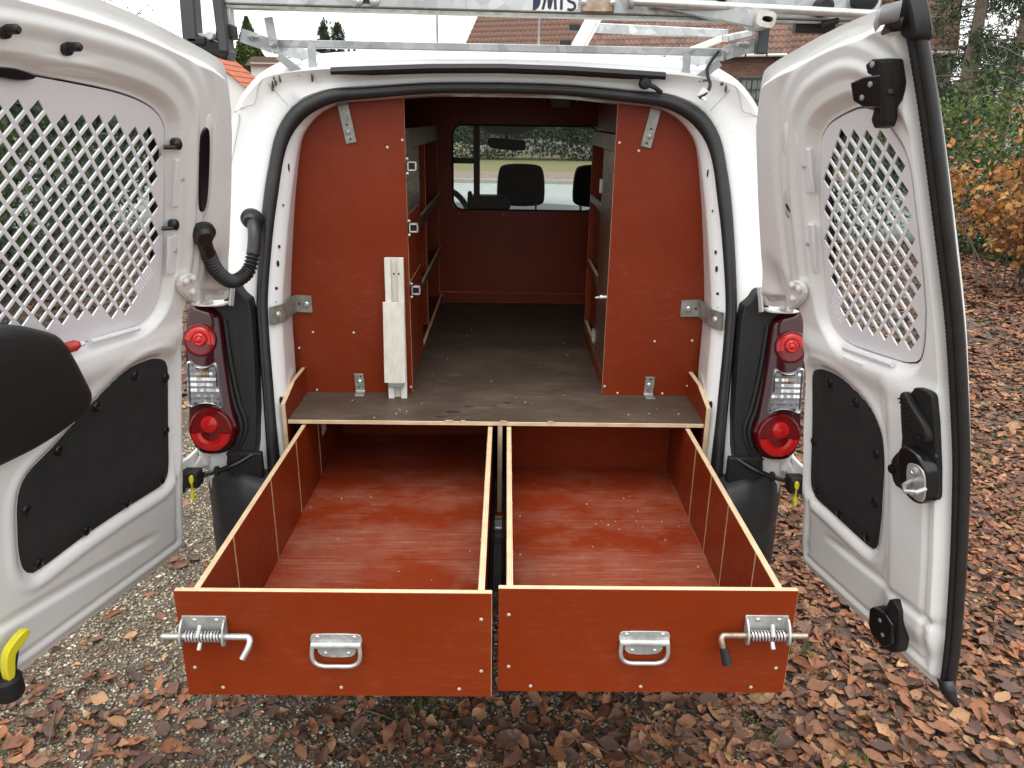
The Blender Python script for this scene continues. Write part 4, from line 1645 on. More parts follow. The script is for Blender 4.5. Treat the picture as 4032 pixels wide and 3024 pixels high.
# ---- rear panels of the cabinets with brackets
PANL = [(-.266, .8756), (-.266, 1.752), (-.36, 1.745), (-.43, 1.734), (-.49, 1.712), (-.54, 1.672), (-.572, 1.60), (-.60, 1.46), (-.63, 1.32), (-.648, 1.2), (-.648, 1.1), (-.643, .88), (-.63, .8756)]
PANR = [(-(x+.0) if abs(x+.266) > 1e-6 else .329, z) for x, z in PANL]
PANR = [(min(x, .626) if z < 1.25 else x, z) for x, z in PANR]
cab_l = thing('plywood_cabinet', 'red-brown plywood cabinet with metal catches, behind the aluminium profile', 'cabinet', (-.45, .8, .8754), 'plywood cabinets along the van sides')
cab_r = thing('plywood_cabinet', 'red-brown plywood cabinet with hinged inner doors, opposite the one with the catches', 'cabinet', (.48, .6, .8754), 'plywood cabinets along the van sides')
for side, cb, pn in ((-1, cab_l, PANL), (1, cab_r, PANR)):
    mb = MB()
    c0 = (side*.45, YP+T/2, 1.3)
    mb.prism(pn, lambda u, v, d: (u-c0[0], d, v-c0[2]), -T/2, T/2, 0, 1)
    mb.build('rear_panel', ['film', 'plyY'], cb, smooth=0, loc=c0)
screws([(x, YP-.001, z) for x, z in ((-.273, 1.632), (-.316, 1.612), (-.564, 1.069), (-.440, 1.069), (-.610, 1.018), (-.612, .914), (-.565, .882), (-.271, .895))], cab_l, (0, -1, 0), .0038, 'screw')
screws([(x, YP-.001, z) for x, z in ((.339, 1.633), (.395, 1.612), (.482, 1.052), (.597, 1.056), (.336, .904), (.596, .908), (.378, .882), (.519, .882))], cab_r, (0, -1, 0), .0038, 'screw')

# left cabinet inner face (x about -0.27), openings between rails and posts
XF = -.2685
board('top_rail', (XF-T, .25, 1.603), (XF, 1.48, 1.660), 'film_brown', cab_l)
board('upper_door', (XF-T+.001, .256, 1.424), (XF+.001, .594, 1.602), 'film_brown', cab_l)
board('middle_door', (XF-T+.001, .256, 1.222), (XF+.001, .594, 1.420), 'film', cab_l)
board('lower_door', (XF-T+.001, .256, .918), (XF+.001, .594, 1.218), 'film', cab_l)
board('middle_rail', (XF-T, .60, 1.338), (XF, 1.48, 1.374), 'film_brown', cab_l)
board('lower_rail', (XF-T, .60, 1.118), (XF, 1.48, 1.140), 'film_brown', cab_l)
board('bottom_rail', (XF-T, .25, .8756), (XF, 1.48, .914), 'film_brown', cab_l)
for y0 in (.60, .915, 1.462):
    board('post', (XF-T-.16, y0, .915), (XF-T-.001, y0+T, 1.602), 'film', cab_l)
for z0 in (1.62, 1.345, 1.12, .90):
    board('shelf', (-.66, .25, z0-T), (XF-T-.001, 1.46, z0), 'film', cab_l)
board('back_board', (-.69, .25, .88), (-.678, 1.46, 1.74), 'film', cab_l)
for x, z in ((-.247, 1.5615), (-.247, 1.3885), (-.2455, 1.204)):
    ct = MB()
    for dx, dz, w, h in ((0, .011, .026, .004), (0, -.011, .026, .004), (-.011, 0, .004, .026), (.011, 0, .004, .026)):
        ct.box((x+dx, YP-.002, z+dz), (w, .022, h))
    k = ct.build('catch', 'zinc', cab_l, bevel=.001)
    ct = MB()
    ct.box((x-.002, YP+.014, z), (.018, .03, .02))
    ct.build('catch_body', 'black_gloss', k)
    for dz in (.020, -.020):
        ct = MB()
        ct.lathe((x-.013, YP-.006, z+dz), (0, -1, 0), [(.004, 0), (.004, .004), (0, .006)], 10)
        ct.build('catch_screw', 'zinc', k)

# right cabinet
XR = .333
board('top_rail', (XR, .25, 1.606), (XR+T, .90, 1.652), 'film_brown', cab_r)
board('upper_panel', (XR+.05, .25, 1.653), (XR+.05+T, 1.2, 1.745), 'film', cab_r)
board('hinged_door', (XR-.002, .250, .932), (XR+T-.002, .522, 1.604), 'film_brown', cab_r)
board('post', (XR+.001, .53, .93), (XR+.05, .53+T, 1.605), 'film', cab_r)
board('end_post', (XR+.001, .888, .8757), (XR+.3, .90, 1.605), 'film', cab_r)
board('middle_rail', (XR, .542, 1.405), (XR+T, .888, 1.428), 'film_brown', cab_r)
board('lower_rail', (XR, .542, 1.160), (XR+T, .888, 1.188), 'film_brown', cab_r)
board('foot_rail', (XR, .542, .928), (XR+T, .888, .948), 'film_brown', cab_r)
board('bottom_rail', (XR, .25, .8757), (XR+T, .888, .9275), 'film', cab_r)
board('lower_infill', (XR+.02, .545, .95), (XR+.032, .885, 1.158), 'film', cab_r)
board('upper_infill', (XR+.02, .545, 1.19), (XR+.032, .885, 1.403), 'film', cab_r)
board('back_board', (.678, .25, .88), (.69, .90, 1.74), 'film', cab_r)
for z in (1.49, .99):
    mb = MB()
    mb.tube([(XR-.006, .524, z-.022), (XR-.006, .524, z+.022)], .005, 10)
    mb.box((XR-.003, .512, z), (.002, .018, .04))
    mb.build('door_hinge', 'zinc', cab_r)
mb = MB()
mb.tube([(XR-.006, YP+.01, 1.187), (XR-.020, YP+.008, 1.187), (XR-.040, YP+.008, 1.185)], [.006, .005, .0025], 10)
mb.lathe((XR-.018, YP+.008, 1.187), (-1, 0, 0), [(.0075, 0), (.0075, .008), (.004, .010)], 12)
mb.build('door_bolt', 'bright_steel', cab_r)


def strip(name, pts, wid, thick, m, parent, wdir):
    """flat steel strip bent along pts."""
    mbs = MB()
    W = Vector(wdir).normalized()*wid/2
    P = [Vector(p) for p in pts]
    top, bot = [], []
    for i, p in enumerate(P):
        t = (P[min(i+1, len(P)-1)]-P[max(i-1, 0)]).normalized()
        n_ = t.cross(W).normalized()*thick/2
        top.append([p+W+n_, p-W+n_, p-W-n_, p+W-n_])
    mbs.loft(top)
    mbs.f += [[0, 1, 2, 3], [len(mbs.v)-1-i for i in range(4)]]
    mbs.mi += [0, 0]
    return mbs.build(name, m, parent, smooth=0, bevel=.0007, seg=1)


for side, cb, lean, x0, xs_, xf in ((-1, cab_l, .018, -.4335, -.560, -.4285), (1, cab_r, -.021, .434, .553, .474)):
    yb = YP-.0035
    top_b = strip('top_bracket', [(x0+lean, yb, 1.622), (x0, yb, 1.722), (x0-.002*side, yb-.03, 1.728)], .030, .004, 'bracket_steel', cb, (1, 0, .18*(-side)))
    screws([(x0+lean*.55, yb-.0025, 1.652)], cb, (0, -1, 0), .0085, 'bracket_bolt', 'bracket_steel', .004)
    screws([(x0+lean*.45, yb-.0023, 1.671), (x0+lean*.9, yb-.0023, 1.633)], cb, (0, -1, 0), .0032, 'bracket_hole', 'cab_dark', .0003)
    sb = strip('side_bracket', [(xs_, yb, 1.157), (side*.606, yb, 1.159), (side*.609, yb-.010, 1.160), (side*.604, .092, 1.166), (side*.607, .078, 1.167), (side*.620, .050, 1.167), (side*.628, .038, 1.167)], .052, .004, 'bracket_steel', cb, (0, 0, 1))
    screws([(side*.576, yb-.0025, 1.157)], cb, (0, -1, 0), .0085, 'bracket_bolt', 'bright_steel', .005)
    screws([(side*.598, yb-.0023, 1.158)], cb, (0, -1, 0), .0042, 'bracket_hole', 'film', .0003)
    screws([(side*.612, .062, 1.168)], cb, (-side*.9, -.5, 0), .0085, 'bracket_bolt', 'screw', .005)
    fb = strip('foot_bracket', [(xf+.003*side, yb, .938), (xf, yb, .884), (xf, yb-.004, .879), (xf+.003, yb-.036, .8775)], .029, .0035, 'bracket_steel', cb, (1, 0, 0))
    screws([(xf, yb-.0025, .912)], cb, (0, -1, 0), .0075, 'bracket_bolt', 'bright_steel', .005)
    screws([(xf+.004, yb-.0023, .930), (xf-.003, yb-.0023, .894)], cb, (0, -1, 0), .0028, 'bracket_hole', 'cab_dark', .0003)

# ---- bulkhead with the window
bulk = thing('plywood_bulkhead', 'dark red plywood bulkhead with a wide window, behind the driving cab seats', 'bulkhead', (0, 1.49, .8754))
YB = 1.483
board('lower_panel', (-.66, YB, .9235), (.66, YB+T, 1.301), 'film', bulk)
board('foot_panel', (-.66, YB-.004, .8757), (.66, YB+T, .9215), 'film', bulk)
board('upper_panel', (-.66, YB, 1.661), (.66, YB+T, 1.80), 'film', bulk)
board('side_panel', (-.66, YB, 1.301), (-.216, YB+T, 1.661), 'film', bulk)
board('side_panel', (.42, YB, 1.301), (.66, YB+T, 1.661), 'film', bulk)
mb = MB()
wo = []
for cx_, cz_, a0 in ((-.171, 1.346, math.pi), (.375, 1.346, 1.5*math.pi), (.375, 1.616, 0), (-.171, 1.616, .5*math.pi)):
    wo += [(cx_+.045*math.cos(a0+t), cz_+.045*math.sin(a0+t)) for t in np.linspace(0, math.pi/2, 8)]
mb.tube([(x, YB-.001, z) for x, z in wo], .004, 6, closed=True)
mb.build('window_gasket', 'rubber', bulk)
for cx, cz, sx, sz_ in ((-.216, 1.301, 1, 1), (-.216, 1.661, 1, -1)):
    mb = MB()
    arc = [(cx+sx*.045-sx*.045*math.cos(t), cz+sz_*.045-sz_*.045*math.sin(t)) for t in np.linspace(0, math.pi/2, 8)]
    mb.prism([(cx, cz)]+arc, lambda u, v, d: (u, YB+d, v), .0005, T-.0005)
    mb.build('window_corner', 'film', bulk, smooth=0)
mb = MB()
mb.add([(-.214, YB+.006, 1.303), (.418, YB+.006, 1.303), (.418, YB+.006, 1.659), (-.214, YB+.006, 1.659)], [(0, 1, 2, 3)])
mb.build('window_pane', 'glass', bulk, smooth=0)
screws([(x, YB-.001, z) for x, z in ((-.19, 1.283), (.01, 1.28), (.21, 1.28), (-.235, 1.64), (-.235, 1.48), (-.235, 1.33), (-.2, 1.685), (.02, 1.69), (.25, 1.69), (0, 1.77), (.18, 1.765), (.32, 1.765))], bulk, (0, -1, 0), .0035, 'screw', 'grey_plastic')
mb = MB()
for a, b in (((.211, 1.779), (.213, 1.742)), ((.213, 1.742), (.286, 1.742)), ((.286, 1.742), (.289, 1.779))):
    mb.bar((a[0], YB-.012, a[1]), (b[0], YB-.012, b[1]), .012, .008, (0, 1, 0))
lm = thing('interior_lamp', 'small interior lamp frame high up on the bulkhead', 'lamp', (.25, YB, 1.74))
mb.build('lamp_frame', 'grey_plastic', lm, bevel=.002)
mb = MB()
mb.box((.25, YB-.010, 1.762), (.066, .016, .036))
mb.build('lamp_lens', 'dash', lm, bevel=.002)

# ---- aluminium profile leaning on the left cabinet panel
pf = thing('aluminium_profile', 'paint-stained white aluminium telescopic profile leaning on the red-brown cabinet', 'profile', (-.305, .19, .8756))


mat('old_paint', (.50, .475, .38), .6, var=.30, vscale=22, dark=(.74, .725, .67), bump=.4, bscale=90, stretch=(1.6, 1, .6))


def cprof(name, x0, x1, z0, z1, y, dep, lip, m, lean):
    mbp = MB()
    t = .003
    sec = [(x0, 0), (x1, 0), (x1, -dep), (x1-lip, -dep), (x1-lip, -dep+t), (x1-t, -dep+t), (x1-t, -t), (x0+t, -t), (x0+t, -dep+t), (x0+lip, -dep+t), (x0+lip, -dep), (x0, -dep)]
    k = len(sec)
    a = [(x+.000, y+d, z0) for x, d in sec]
    b = [(x+lean, y+d+.032*(z1-z0)/.42, z1) for x, d in sec]
    mbp.add(a+b, [tuple(range(k)), tuple(range(2*k-1, k-1, -1))]+[(i, (i+1) % k, (i+1) % k+k, i+k) for i in range(k)])
    return mbp.build(name, m, pf, smooth=0, bevel=.0006, seg=1)


cprof('inner_channel', -.333, -.277, .8757, 1.302, .198, .016, .018, 'old_paint', -.002)
mb = MB()
a = [(-.3435, .182, .928), (-.2795, .182, .928), (-.2795, .177, .928), (-.3435, .177, .928)]
b = [(-.3415, .203, 1.174), (-.2785, .203, 1.174), (-.2785, .198, 1.174), (-.3415, .198, 1.174)]
mb.add(a+b, [(0, 1, 2, 3), (7, 6, 5, 4), (0, 4, 5, 1), (1, 5, 6, 2), (2, 6, 7, 3), (3, 7, 4, 0)])
mb.build('cover_plate', 'old_paint', pf, smooth=0, bevel=.0006)
mb = MB()
mb.box((-.309, .181, .921), (.046, .012, .014))
mb.build('grey_stop', 'grey_plastic', pf, bevel=.001)
screws([(-.306, .2035, 1.258), (-.292, .2035, 1.258)], pf, (0, -1, 0), .003, 'rivet_hole', 'cab_dark', .0003)

# ---- drawers
DT = .013


def drawer(side):
    if side < 0:
        x0, x1, yf, yb, zb = -.556, -.0105, -.798, .46, .6225
        fx0, fx1, ft, fb = -.5885, .0030, .8595, .6225
        d = thing('drawer', 'pulled-out red-brown plywood drawer nearest the gravel, bare pin end on its spring bolt', 'drawer', (-.29, -.2, .6), 'drawers under the load deck')
    else:
        x0, x1, yf, yb, zb = .0300, .5555, -.783, .2045, .6225
        fx0, fx1, ft, fb = .0148, .5825, .8605, .6235
        d = thing('drawer', 'pulled-out red-brown plywood drawer whose spring bolt has a black rubber grip', 'drawer', (.29, -.2, .6), 'drawers under the load deck')
    zt = .8590 if side < 0 else .8598
    board('front_panel', (fx0, yf-.0125, fb), (fx1, yf, ft), 'film_front', d)
    board('bottom_panel', (x0+DT, yf+.0005, zb+.004), (x1-DT, yb, zb+.0165), 'film_worn', d)
    board('side_panel', (x0, yf+.0005, zb), (x0+DT, yb+DT, zt), 'film', d)
    board('side_panel', (x1-DT, yf+.0005, zb), (x1, yb+DT, zt), 'film', d)
    board('back_panel', (x0+DT, yb+.0005, zb), (x1-DT, yb+DT, zt-.004), 'film', d)
    # pale slots for dividers along the sides
    ys = [-.615, -.346, -.111, .132] if side < 0 else [-.66, -.455, -.299, -.132, ]
    outer_x = x0+DT if side < 0 else x1-DT
    inner_x = x1-DT if side < 0 else x0+DT
    for y in ys:
        for xx, sg in ((outer_x, 1 if side < 0 else -1), (inner_x, -1 if side < 0 else 1)):
            mb = MB()
            mb.box((xx+sg*.0003, y, (zb+.0168+zt)/2), (.0012, .0042, zt-zb-.0172))
            mb.build('divider_slot', 'ply_line', d, smooth=0)
    # long reinforcement stripe on the bottom next to each slot line
    for y in ys:
        mb = MB()
        mb.box(((x0+x1)/2, y, zb+.0166), (x1-x0-2*DT-.004, .0012, .0006))
        mb.build('bottom_groove', 'film', d, smooth=0)
    # runners outside
    for xx in (x0-.006, x1+.006):
        mb = MB()
        mb.box((xx, (yf+yb)/2+.05, zb+.05), (.009, yb-yf-.12, .04))
        mb.build('runner', 'black_gloss' if side*(xx-.01) < .1 else 'zinc', d, bevel=.002)
    yfF = yf-.0125
    # bail handle
    hx = (-.2925 if side < 0 else .297)
    hz = .7425
    h = thing('bail_handle', None, None, (hx, yfF, hz), parent=d)
    mb = MB()
    po = chaikin([(hx-.049, hz+.001), (hx-.049, hz+.022), (hx-.040, hz+.027), (hx+.040, hz+.027), (hx+.049, hz+.022), (hx+.049, hz+.001), (hx+.037, hz-.002), (hx+.037, hz-.017), (hx+.024, hz-.027), (hx-.024, hz-.027), (hx-.037, hz-.017), (hx-.037, hz-.002)], 1)
    mb.prism(po, lambda u, v, q: (u, yfF-q, v), .0003, .003)
    mb.build('handle_plate', 'zinc', h, bevel=.0008)
    mb = MB()
    mb.tube([(hx-.047, yfF-.006, hz+.004), (hx+.047, yfF-.006, hz+.004)], .0068, 14)
    mb.build('handle_knuckle', 'zinc', h)
    mb = MB()
    gp = cr([(hx-.045, yfF-.009, hz+.003), (hx-.0455, yfF-.013, hz-.018), (hx-.040, yfF-.014, hz-.031), (hx-.026, yfF-.014, hz-.038), (hx, yfF-.014, hz-.0385), (hx+.026, yfF-.014, hz-.038), (hx+.040, yfF-.014, hz-.031), (hx+.0455, yfF-.013, hz-.018), (hx+.045, yfF-.009, hz+.003)], 60)
    mb.tube(gp, .0042, 12)
    mb.build('handle_grip', 'bright_steel', h)
    screws([(hx+a, yfF-.003, hz+b) for a, b in ((-.035, .020), (.035, .020), (-.022, -.017), (.022, -.017))], h, (0, -1, 0), .0045, 'handle_screw', 'bright_steel', .0028)
    # spring bolt
    if side < 0:
        ax, bx, px, ex = -.579, -.496, -.612, -.449      # plate ends, pin end, bend
    else:
        ax, bx, px, ex = .487, .5695, .6035, .4395
    bz = .7725
    bt = thing('spring_bolt', None, None, ((ax+bx)/2, yfF, bz), parent=d)
    mb = MB()
    mb.box(((ax+bx)/2, yfF-.0018, bz+.018), (bx-ax, .003, .034))
    for xx in (ax+.002, bx-.002):
        pe = chaikin([(-.0005, bz+.034), (-.018, bz+.026), (-.030, bz+.006), (-.031, bz-.010), (-.024, bz-.018), (-.012, bz-.016), (-.0005, bz-.004)], 2)
        mb.prism(pe, lambda u, v, q, xx=xx: (xx+q, yfF+u, v), -.002, .002)
    mb.build('bolt_bracket', 'zinc', bt, bevel=.0008)
    mb = MB()
    yy = yfF-.017
    n_dir = 1 if side < 0 else -1
    elb = ex
    path_ = [(px, yy, bz), (elb-n_dir*.012, yy, bz), (elb-n_dir*.004, yy, bz-.001), (elb, yy-.004, bz-.006)]
    if side < 0:
        path_ += [(elb-.003, yy-.012, bz-.018), (elb-.012, yy-.020, bz-.034)]
    else:
        path_ += [(elb+.003, yy-.010, bz-.020), (elb+.010, yy-.018, bz-.044)]
    pp = np.vstack([np.linspace(path_[0], path_[1], 8)[:-1], cr(path_[1:], 24)])
    mb.tube(pp, .0062, 12)
    mb.build('bolt_pin', 'bright_steel' if side < 0 else 'rust_steel', bt)
    if side > 0:
        mb = MB()
        mb.tube([(elb+.003, yy-.0115, bz-.019), (elb+.0115, yy-.020, bz-.050)], [.0075, .0095], 14)
        mb.build('rubber_grip', 'rubber', bt)
    mb = MB()
    x_a, x_b = ax+.009, bx-.008
    tt = np.linspace(0, 1, 260)
    turns = 11
    mb.tube([(x_a+(x_b-x_a)*t, yy+.0092*math.cos(t*turns*2*math.pi), bz+.0092*math.sin(t*turns*2*math.pi)) for t in tt], .0018, 6)
    mb.build('bolt_spring', 'bright_steel', bt)
    mb = MB()
    cxm = (ax+bx)/2-(.004 if side < 0 else -.008)
    mb.tube([(cxm, yy+.004, bz+.022), (cxm-.002, yy-.012, bz+.006)], .0042, 10)
    mb.tube([(cxm, yy-.006, bz-.010), (cxm, yy-.016, bz-.019)], .0042, 10)
    mb.build('bolt_cross_pin', 'zinc', bt)
    screws([(ax+.024, yfF-.0034, bz+.026), (bx-.018, yfF-.0034, bz+.026)], bt, (0, -1, 0), .0048, 'bolt_screw', 'bright_steel', .0028)
    if side < 0:
        sc = [(-.520, .641), (-.290, .643), (-.060, .641), (-.017, .684), (-.017, .803), (-.569, .688)]
    else:
        sc = [(.035, .803), (.036, .683), (.080, .6365), (.298, .637), (.517, .6375), (.561, .684)]
    screws([(x, yfF-.0003, z) for x, z in sc], d, (0, -1, 0), .0036, 'screw', 'screw', .0012)
    return d


dl = drawer(-1)
dr_ = drawer(1)
# chips and dust in the drawers, price label
for k in range(44):
    right = random.random() < .7
    x = random.uniform(.06, .53) if right else random.uniform(-.53, -.04)
    y = random.gauss(-.16, .025) if (right and random.random() < .5) else random.uniform(-.72, .12)
    mb = MB()
    r = random.uniform(.0010, .0026)
    mb.lathe((x, y, .639), (0, 0, 1), [(r, 0), (r*.8, r*.5), (0, r*.7)], 5)
    mb.build('wood_crumb', 'crumb', dr_ if right else dl, smooth=0)
mb = MB()
mb.box((-.5424, .20, .79), (.0008, .05, .075))
mb.build('paper_label', 'sticker', dl, smooth=0)

# ================================================================== ROOF RACK
rack = thing('roof_rack', 'galvanised steel ladder rack with loading beam and rollers on the van roof', 'roof rack', (0, .8, 1.86))
YR = .20
mb = MB()
mb.bar((-.600, YR, 1.8735), (.612, YR, 1.868), .03, .019)
mb.build('rear_cross_bar', 'galvanised', rack, bevel=.002)
mb = MB()
zb0, zb1 = 1.952, 1.936
mb.add([(-.690, .08, 1.953), (.95, .08, 1.936), (.95, .08, 2.08), (-.690, .08, 2.08), (-.690, .11, 1.953), (.95, .11, 1.936), (.95, .11, 2.08), (-.690, .11, 2.08)],
       [(0, 1, 2, 3), (7, 6, 5, 4), (0, 4, 5, 1), (1, 5, 6, 2), (2, 6, 7, 3), (3, 7, 4, 0)])
mb.build('loading_beam', 'galvanised', rack, bevel=.004)
mb = MB()
mb.box((.13, .105, 1.9395), (1.64, .045, .006), Matrix.Rotation(.0105, 3, 'Y'))
mb.build('beam_lip', 'bracket_steel', rack)
mb = MB()
mb.bar((-.683, .10, 1.905), (-.683, .10, 1.96), .03, .022, (1, 0, 0))
mb.build('beam_end_post', 'galvanised', rack, bevel=.002)
mb = MB()
mb.box((-.682, .10, 1.890), (.026, .045, .034))
mb.build('end_cap', 'black_plastic', rack, bevel=.004)
for (xa, za, xb, zb_, w) in ((-.772, 1.862, -.758, 2.25, .036), (-.690, 1.842, -.702, 2.25, .026)):
    mb = MB()
    mb.bar((xa, .085, za), (xb, .085, zb_), .05, w, (1, 0, 0))
    mb.build('roller_post', 'grey_post', rack, bevel=.004)
mb = MB()
mb.box((-.722, .10, 1.852), (.085, .07, .034), Matrix.Rotation(.35, 3, 'Y'))
mb.box((-.757, .09, 1.866), (.05, .06, .022))
mb.build('strap_ratchet', 'black_plastic', rack, bevel=.006)
mb = MB()
mb.box((-.745, .085, 1.880), (.055, .03, .010))
mb.lathe((-.718, .07, 1.878), (0, -1, 0), [(.010, 0), (.010, .02)], 12)
mb.build('ratchet_buckle', 'zinc', rack, bevel=.002)
for s in (-1, 1):
    mb = MB()
    mb.bar((s*.672, .15, 1.888), (s*.595, .17, 1.864), .006, .034, (0, 0, 1))
    mb.bar((s*.595, .17, 1.862), (s*.48, .62, 1.845), .006, .030, (0, 0, 1))
    mb.build('side_arm', 'galvanised', rack, bevel=.001)
    mb = MB()
    mb.bar((s*.583, .165, 1.842), (s*.530, .18, 1.800), .02, .012, (0, 1, 0))
    mb.build('roof_foot', 'galvanised', rack, bevel=.001)
    mb = MB()
    mb.box((s*.4985, YR-.017, 1.840), (.021, .004, .056))
    mb.build('foot_tab', 'galvanised', rack)
    mb = MB()
    mb.tube([(s*.64, .145, 1.884), (s*.615, .13, 1.883)], .0045, 8)
    mb.lathe((s*.645, .145, 1.884), (-s, -.4, 0), [(.009, 0), (.009, .006), (.005, .008)], 6)
    mb.lathe((s*.590, .150, 1.868), (0, -1, 0), [(.010, 0), (.010, .008), (.006, .010), (.006, .02), (0, .02)], 6)
    mb.build('arm_bolt', 'zinc', rack, smooth=20)
mb = MB()
mb.bar((-.588, .155, 1.85), (-.598, .155, 1.932), .005, .022, (1, 0, 0))
mb.build('upright_tab', 'galvanised', rack)
# right-hand loading gear
mb = MB()
mb.tube([(.318, .045, 1.968), (.66, .045, 1.957), (.935, .045, 1.948)], .0105, 16)
mb.build('roller_tube', 'bright_steel', rack)
mb = MB()
mb.lathe((.318, .045, 1.968), (-1, 0, 0), [(.018, -.008), (.018, .004), (.01, .006)], 16)
mb.build('tube_collar', 'galvanised', rack)
mb = MB()
mb.add([(.37, .07, 1.962), (.63, .03, 1.914), (.63, .03, 1.950), (.60, .03, 1.956), (.37, .07, 1.966), (.37, .10, 1.962), (.63, .06, 1.914), (.63, .06, 1.950), (.60, .06, 1.956), (.37, .10, 1.966)],
       [(0, 1, 2, 3, 4), (9, 8, 7, 6, 5), (0, 5, 6, 1), (1, 6, 7, 2), (2, 7, 8, 3), (3, 8, 9, 4), (4, 9, 5, 0)])
mb.build('swing_arm', 'galvanised', rack, smooth=0, bevel=.001)
mb = MB()
sq = chaikin([(.618, 1.914), (.664, 1.908), (.669, 1.944), (.623, 1.951)], 2, .2)
sl = chaikin([(.632, 1.924), (.658, 1.921), (.660, 1.934), (.634, 1.937)], 2, .25)
k = len(sq)
mb.loft([[(u, .10, v) for u, v in sq], [(u, .0, v) for u, v in sq], [(u, .0, v) for u, v in sl], [(u, .03, v) for u, v in sl]])
mb.build('square_tube', 'aluminium', rack, smooth=40)
mb = MB()
mb.box((.646, .031, 1.929), (.03, .004, .016))
mb.build('tube_cavity', 'cab_dark', rack)
mb = MB()
mb.bar((.668, .10, 1.945), (.668, .10, 1.858), .03, .028, (1, 0, 0))
mb.build('right_post', 'grey_post', rack, bevel=.003)
for (x, z, r) in ((.80, 1.965, .022), (.90, 1.985, .03), (.55, 1.985, .012)):
    mb = MB()
    mb.lathe((x, .08, z), (0, -1, 0), [(r, 0), (r, .03), (r*.7, .036), (0, .036)], 18)
    mb.build('roller_end', 'black_plastic', rack)
mb = MB()
mb.box((.80, .11, 1.925), (.10, .03, .03))
mb.tube([(.80, .06, 1.925), (.84, .055, 1.935)], .008, 8)
mb.build('release_catch', 'black_plastic', rack, bevel=.006)
for dx in (-.02, .02):
    mb = MB()
    mb.lathe((.40-.73+dx, .08, 1.966), (0, -1, 0), [(.013, 0), (.012, .006), (.005, .008), (.004, .005), (0, .005)], 16)
    mb.build('beam_rivet', 'bright_steel', rack)
mb = MB()
mb.box((-.33, .079, 1.966), (.032, .004, .014))
mb.build('rivet_plate', 'black_plastic', rack)
mb = MB()
mb.box((.243, .075, 1.975), (.082, .008, .06))
lp = mb.build('locking_plate', 'rust_steel', rack, bevel=.004)
for x in (.208, .279):
    mb = MB()
    mb.lathe((x, .071, 1.968), (0, -1, 0), [(.0085, 0), (.008, .006), (0, .009)], 6)
    mb.build('plate_bolt', 'zinc', lp, smooth=20)
# longitudinal bars and white struts further forward
for (a, b, w, h, m, n) in (((.30, .95, 2.0), (.80, .95, 1.985), .03, .03, 'galvanised', 'forward_cross_bar'), ((.25, 1.0, 1.938), (.72, 1.0, 1.925), .03, .014, 'galvanised', 'forward_cross_bar'),
                           ((.235, .8, 1.88), (.318, .8, 2.03), .05, .048, 'white_bar', 'white_strut'), ((.48, .8, 1.856), (.74, .8, 1.955), .05, .022, 'white_bar', 'white_strut'),
                           ((.26, .78, 1.895), (.318, .78, 2.0), .01, .008, 'grey_post', 'strut_slot'), ((.44, .45, 1.838), (.62, .42, 1.86), .03, .02, 'aluminium', 'roof_bar'), ((.28, 1.1, 1.895), (.55, .9, 1.876), .03, .012, 'aluminium', 'roof_bar'), ((.68, .5, 1.93), (.78, .6, 1.955), .02, .02, 'galvanised', 'side_rail')):
    mb = MB()
    mb.bar(a, b, w, h, (0, 0, 1))
    mb.build(n, m, rack, bevel=.003)
for x, z in ((.245, 1.985), (.215, 1.935), (.27, 1.880), (.50, 1.875)):
    mb = MB()
    mb.box((x, .82, z), (.038, .05, .02))
    mb.build('strut_end', 'black_plastic', rack, bevel=.003)
for x in (-.175, .107):
    mb = MB()
    mb.bar((x, .30, 1.88), (x, .30, 1.975), .004, .006, (1, 0, 0))
    mb.build('thin_upright', 'galvanised', rack)
# cable hanging at the right corner
mb = MB()
mb.tube(cr([(.575, .16, 1.868), (.557, .15, 1.845), (.545, .14, 1.822), (.548, .13, 1.80), (.553, .125, 1.785), (.545, .118, 1.765), (.525, .115, 1.752)], 40), .0045, 8)
cb_ = mb.build('rack_cable', 'rubber', rack)
mb = MB()
mb.tube([(.53, .118, 1.755), (.542, .112, 1.745)], .005, 8)
mb.box((.535, .12, 1.762), (.02, .012, .025), Matrix.Rotation(.6, 3, 'Y'))
mb.build('cable_clip', 'white_dirty', rack)
mb = MB()
mb.tube(cr([(.612, .4, 1.88), (.607, .4, 1.85), (.612, .4, 1.80), (.61, .4, 1.78)], 20), .003, 6)
mb.build('rack_cable', 'rubber', rack)
# maker's sticker on the beam
mb = MB()
stp = chaikin([(.080, 1.9485), (.1945, 1.9473), (.1955, 2.02), (.080, 2.02)], 1, .1)
mb.prism(stp, lambda u, v, d: (u, .0797+d, v), -.0006, .0)
stk = mb.build('sticker', 'sticker', rack, smooth=0)
mb = MB()
mb.prism([(.082+.0, 1.9495), (.0835, 1.9495)]+[(.0835+.018*math.sin(t), 1.972-.0225*math.cos(t)) for t in np.linspace(.1, math.pi-.1, 14)]+[(.082, 1.9945)], lambda u, v, d: (u, .0788+d, v), -.0002, .0004)
mb.build('sticker_mark', 'ink', rack, smooth=0)


def strokes(segs, x0, z0, sc, r):
    mbs = MB()
    for pts in segs:
        P = cr([(x0+u*sc, .0786, z0+v*sc) for u, v in pts], 24) if len(pts) > 2 else [(x0+u*sc, .0786, z0+v*sc) for u, v in pts]
        mbs.tube(P, r, 8, squash=((0, 1, 0), .15))
    return mbs


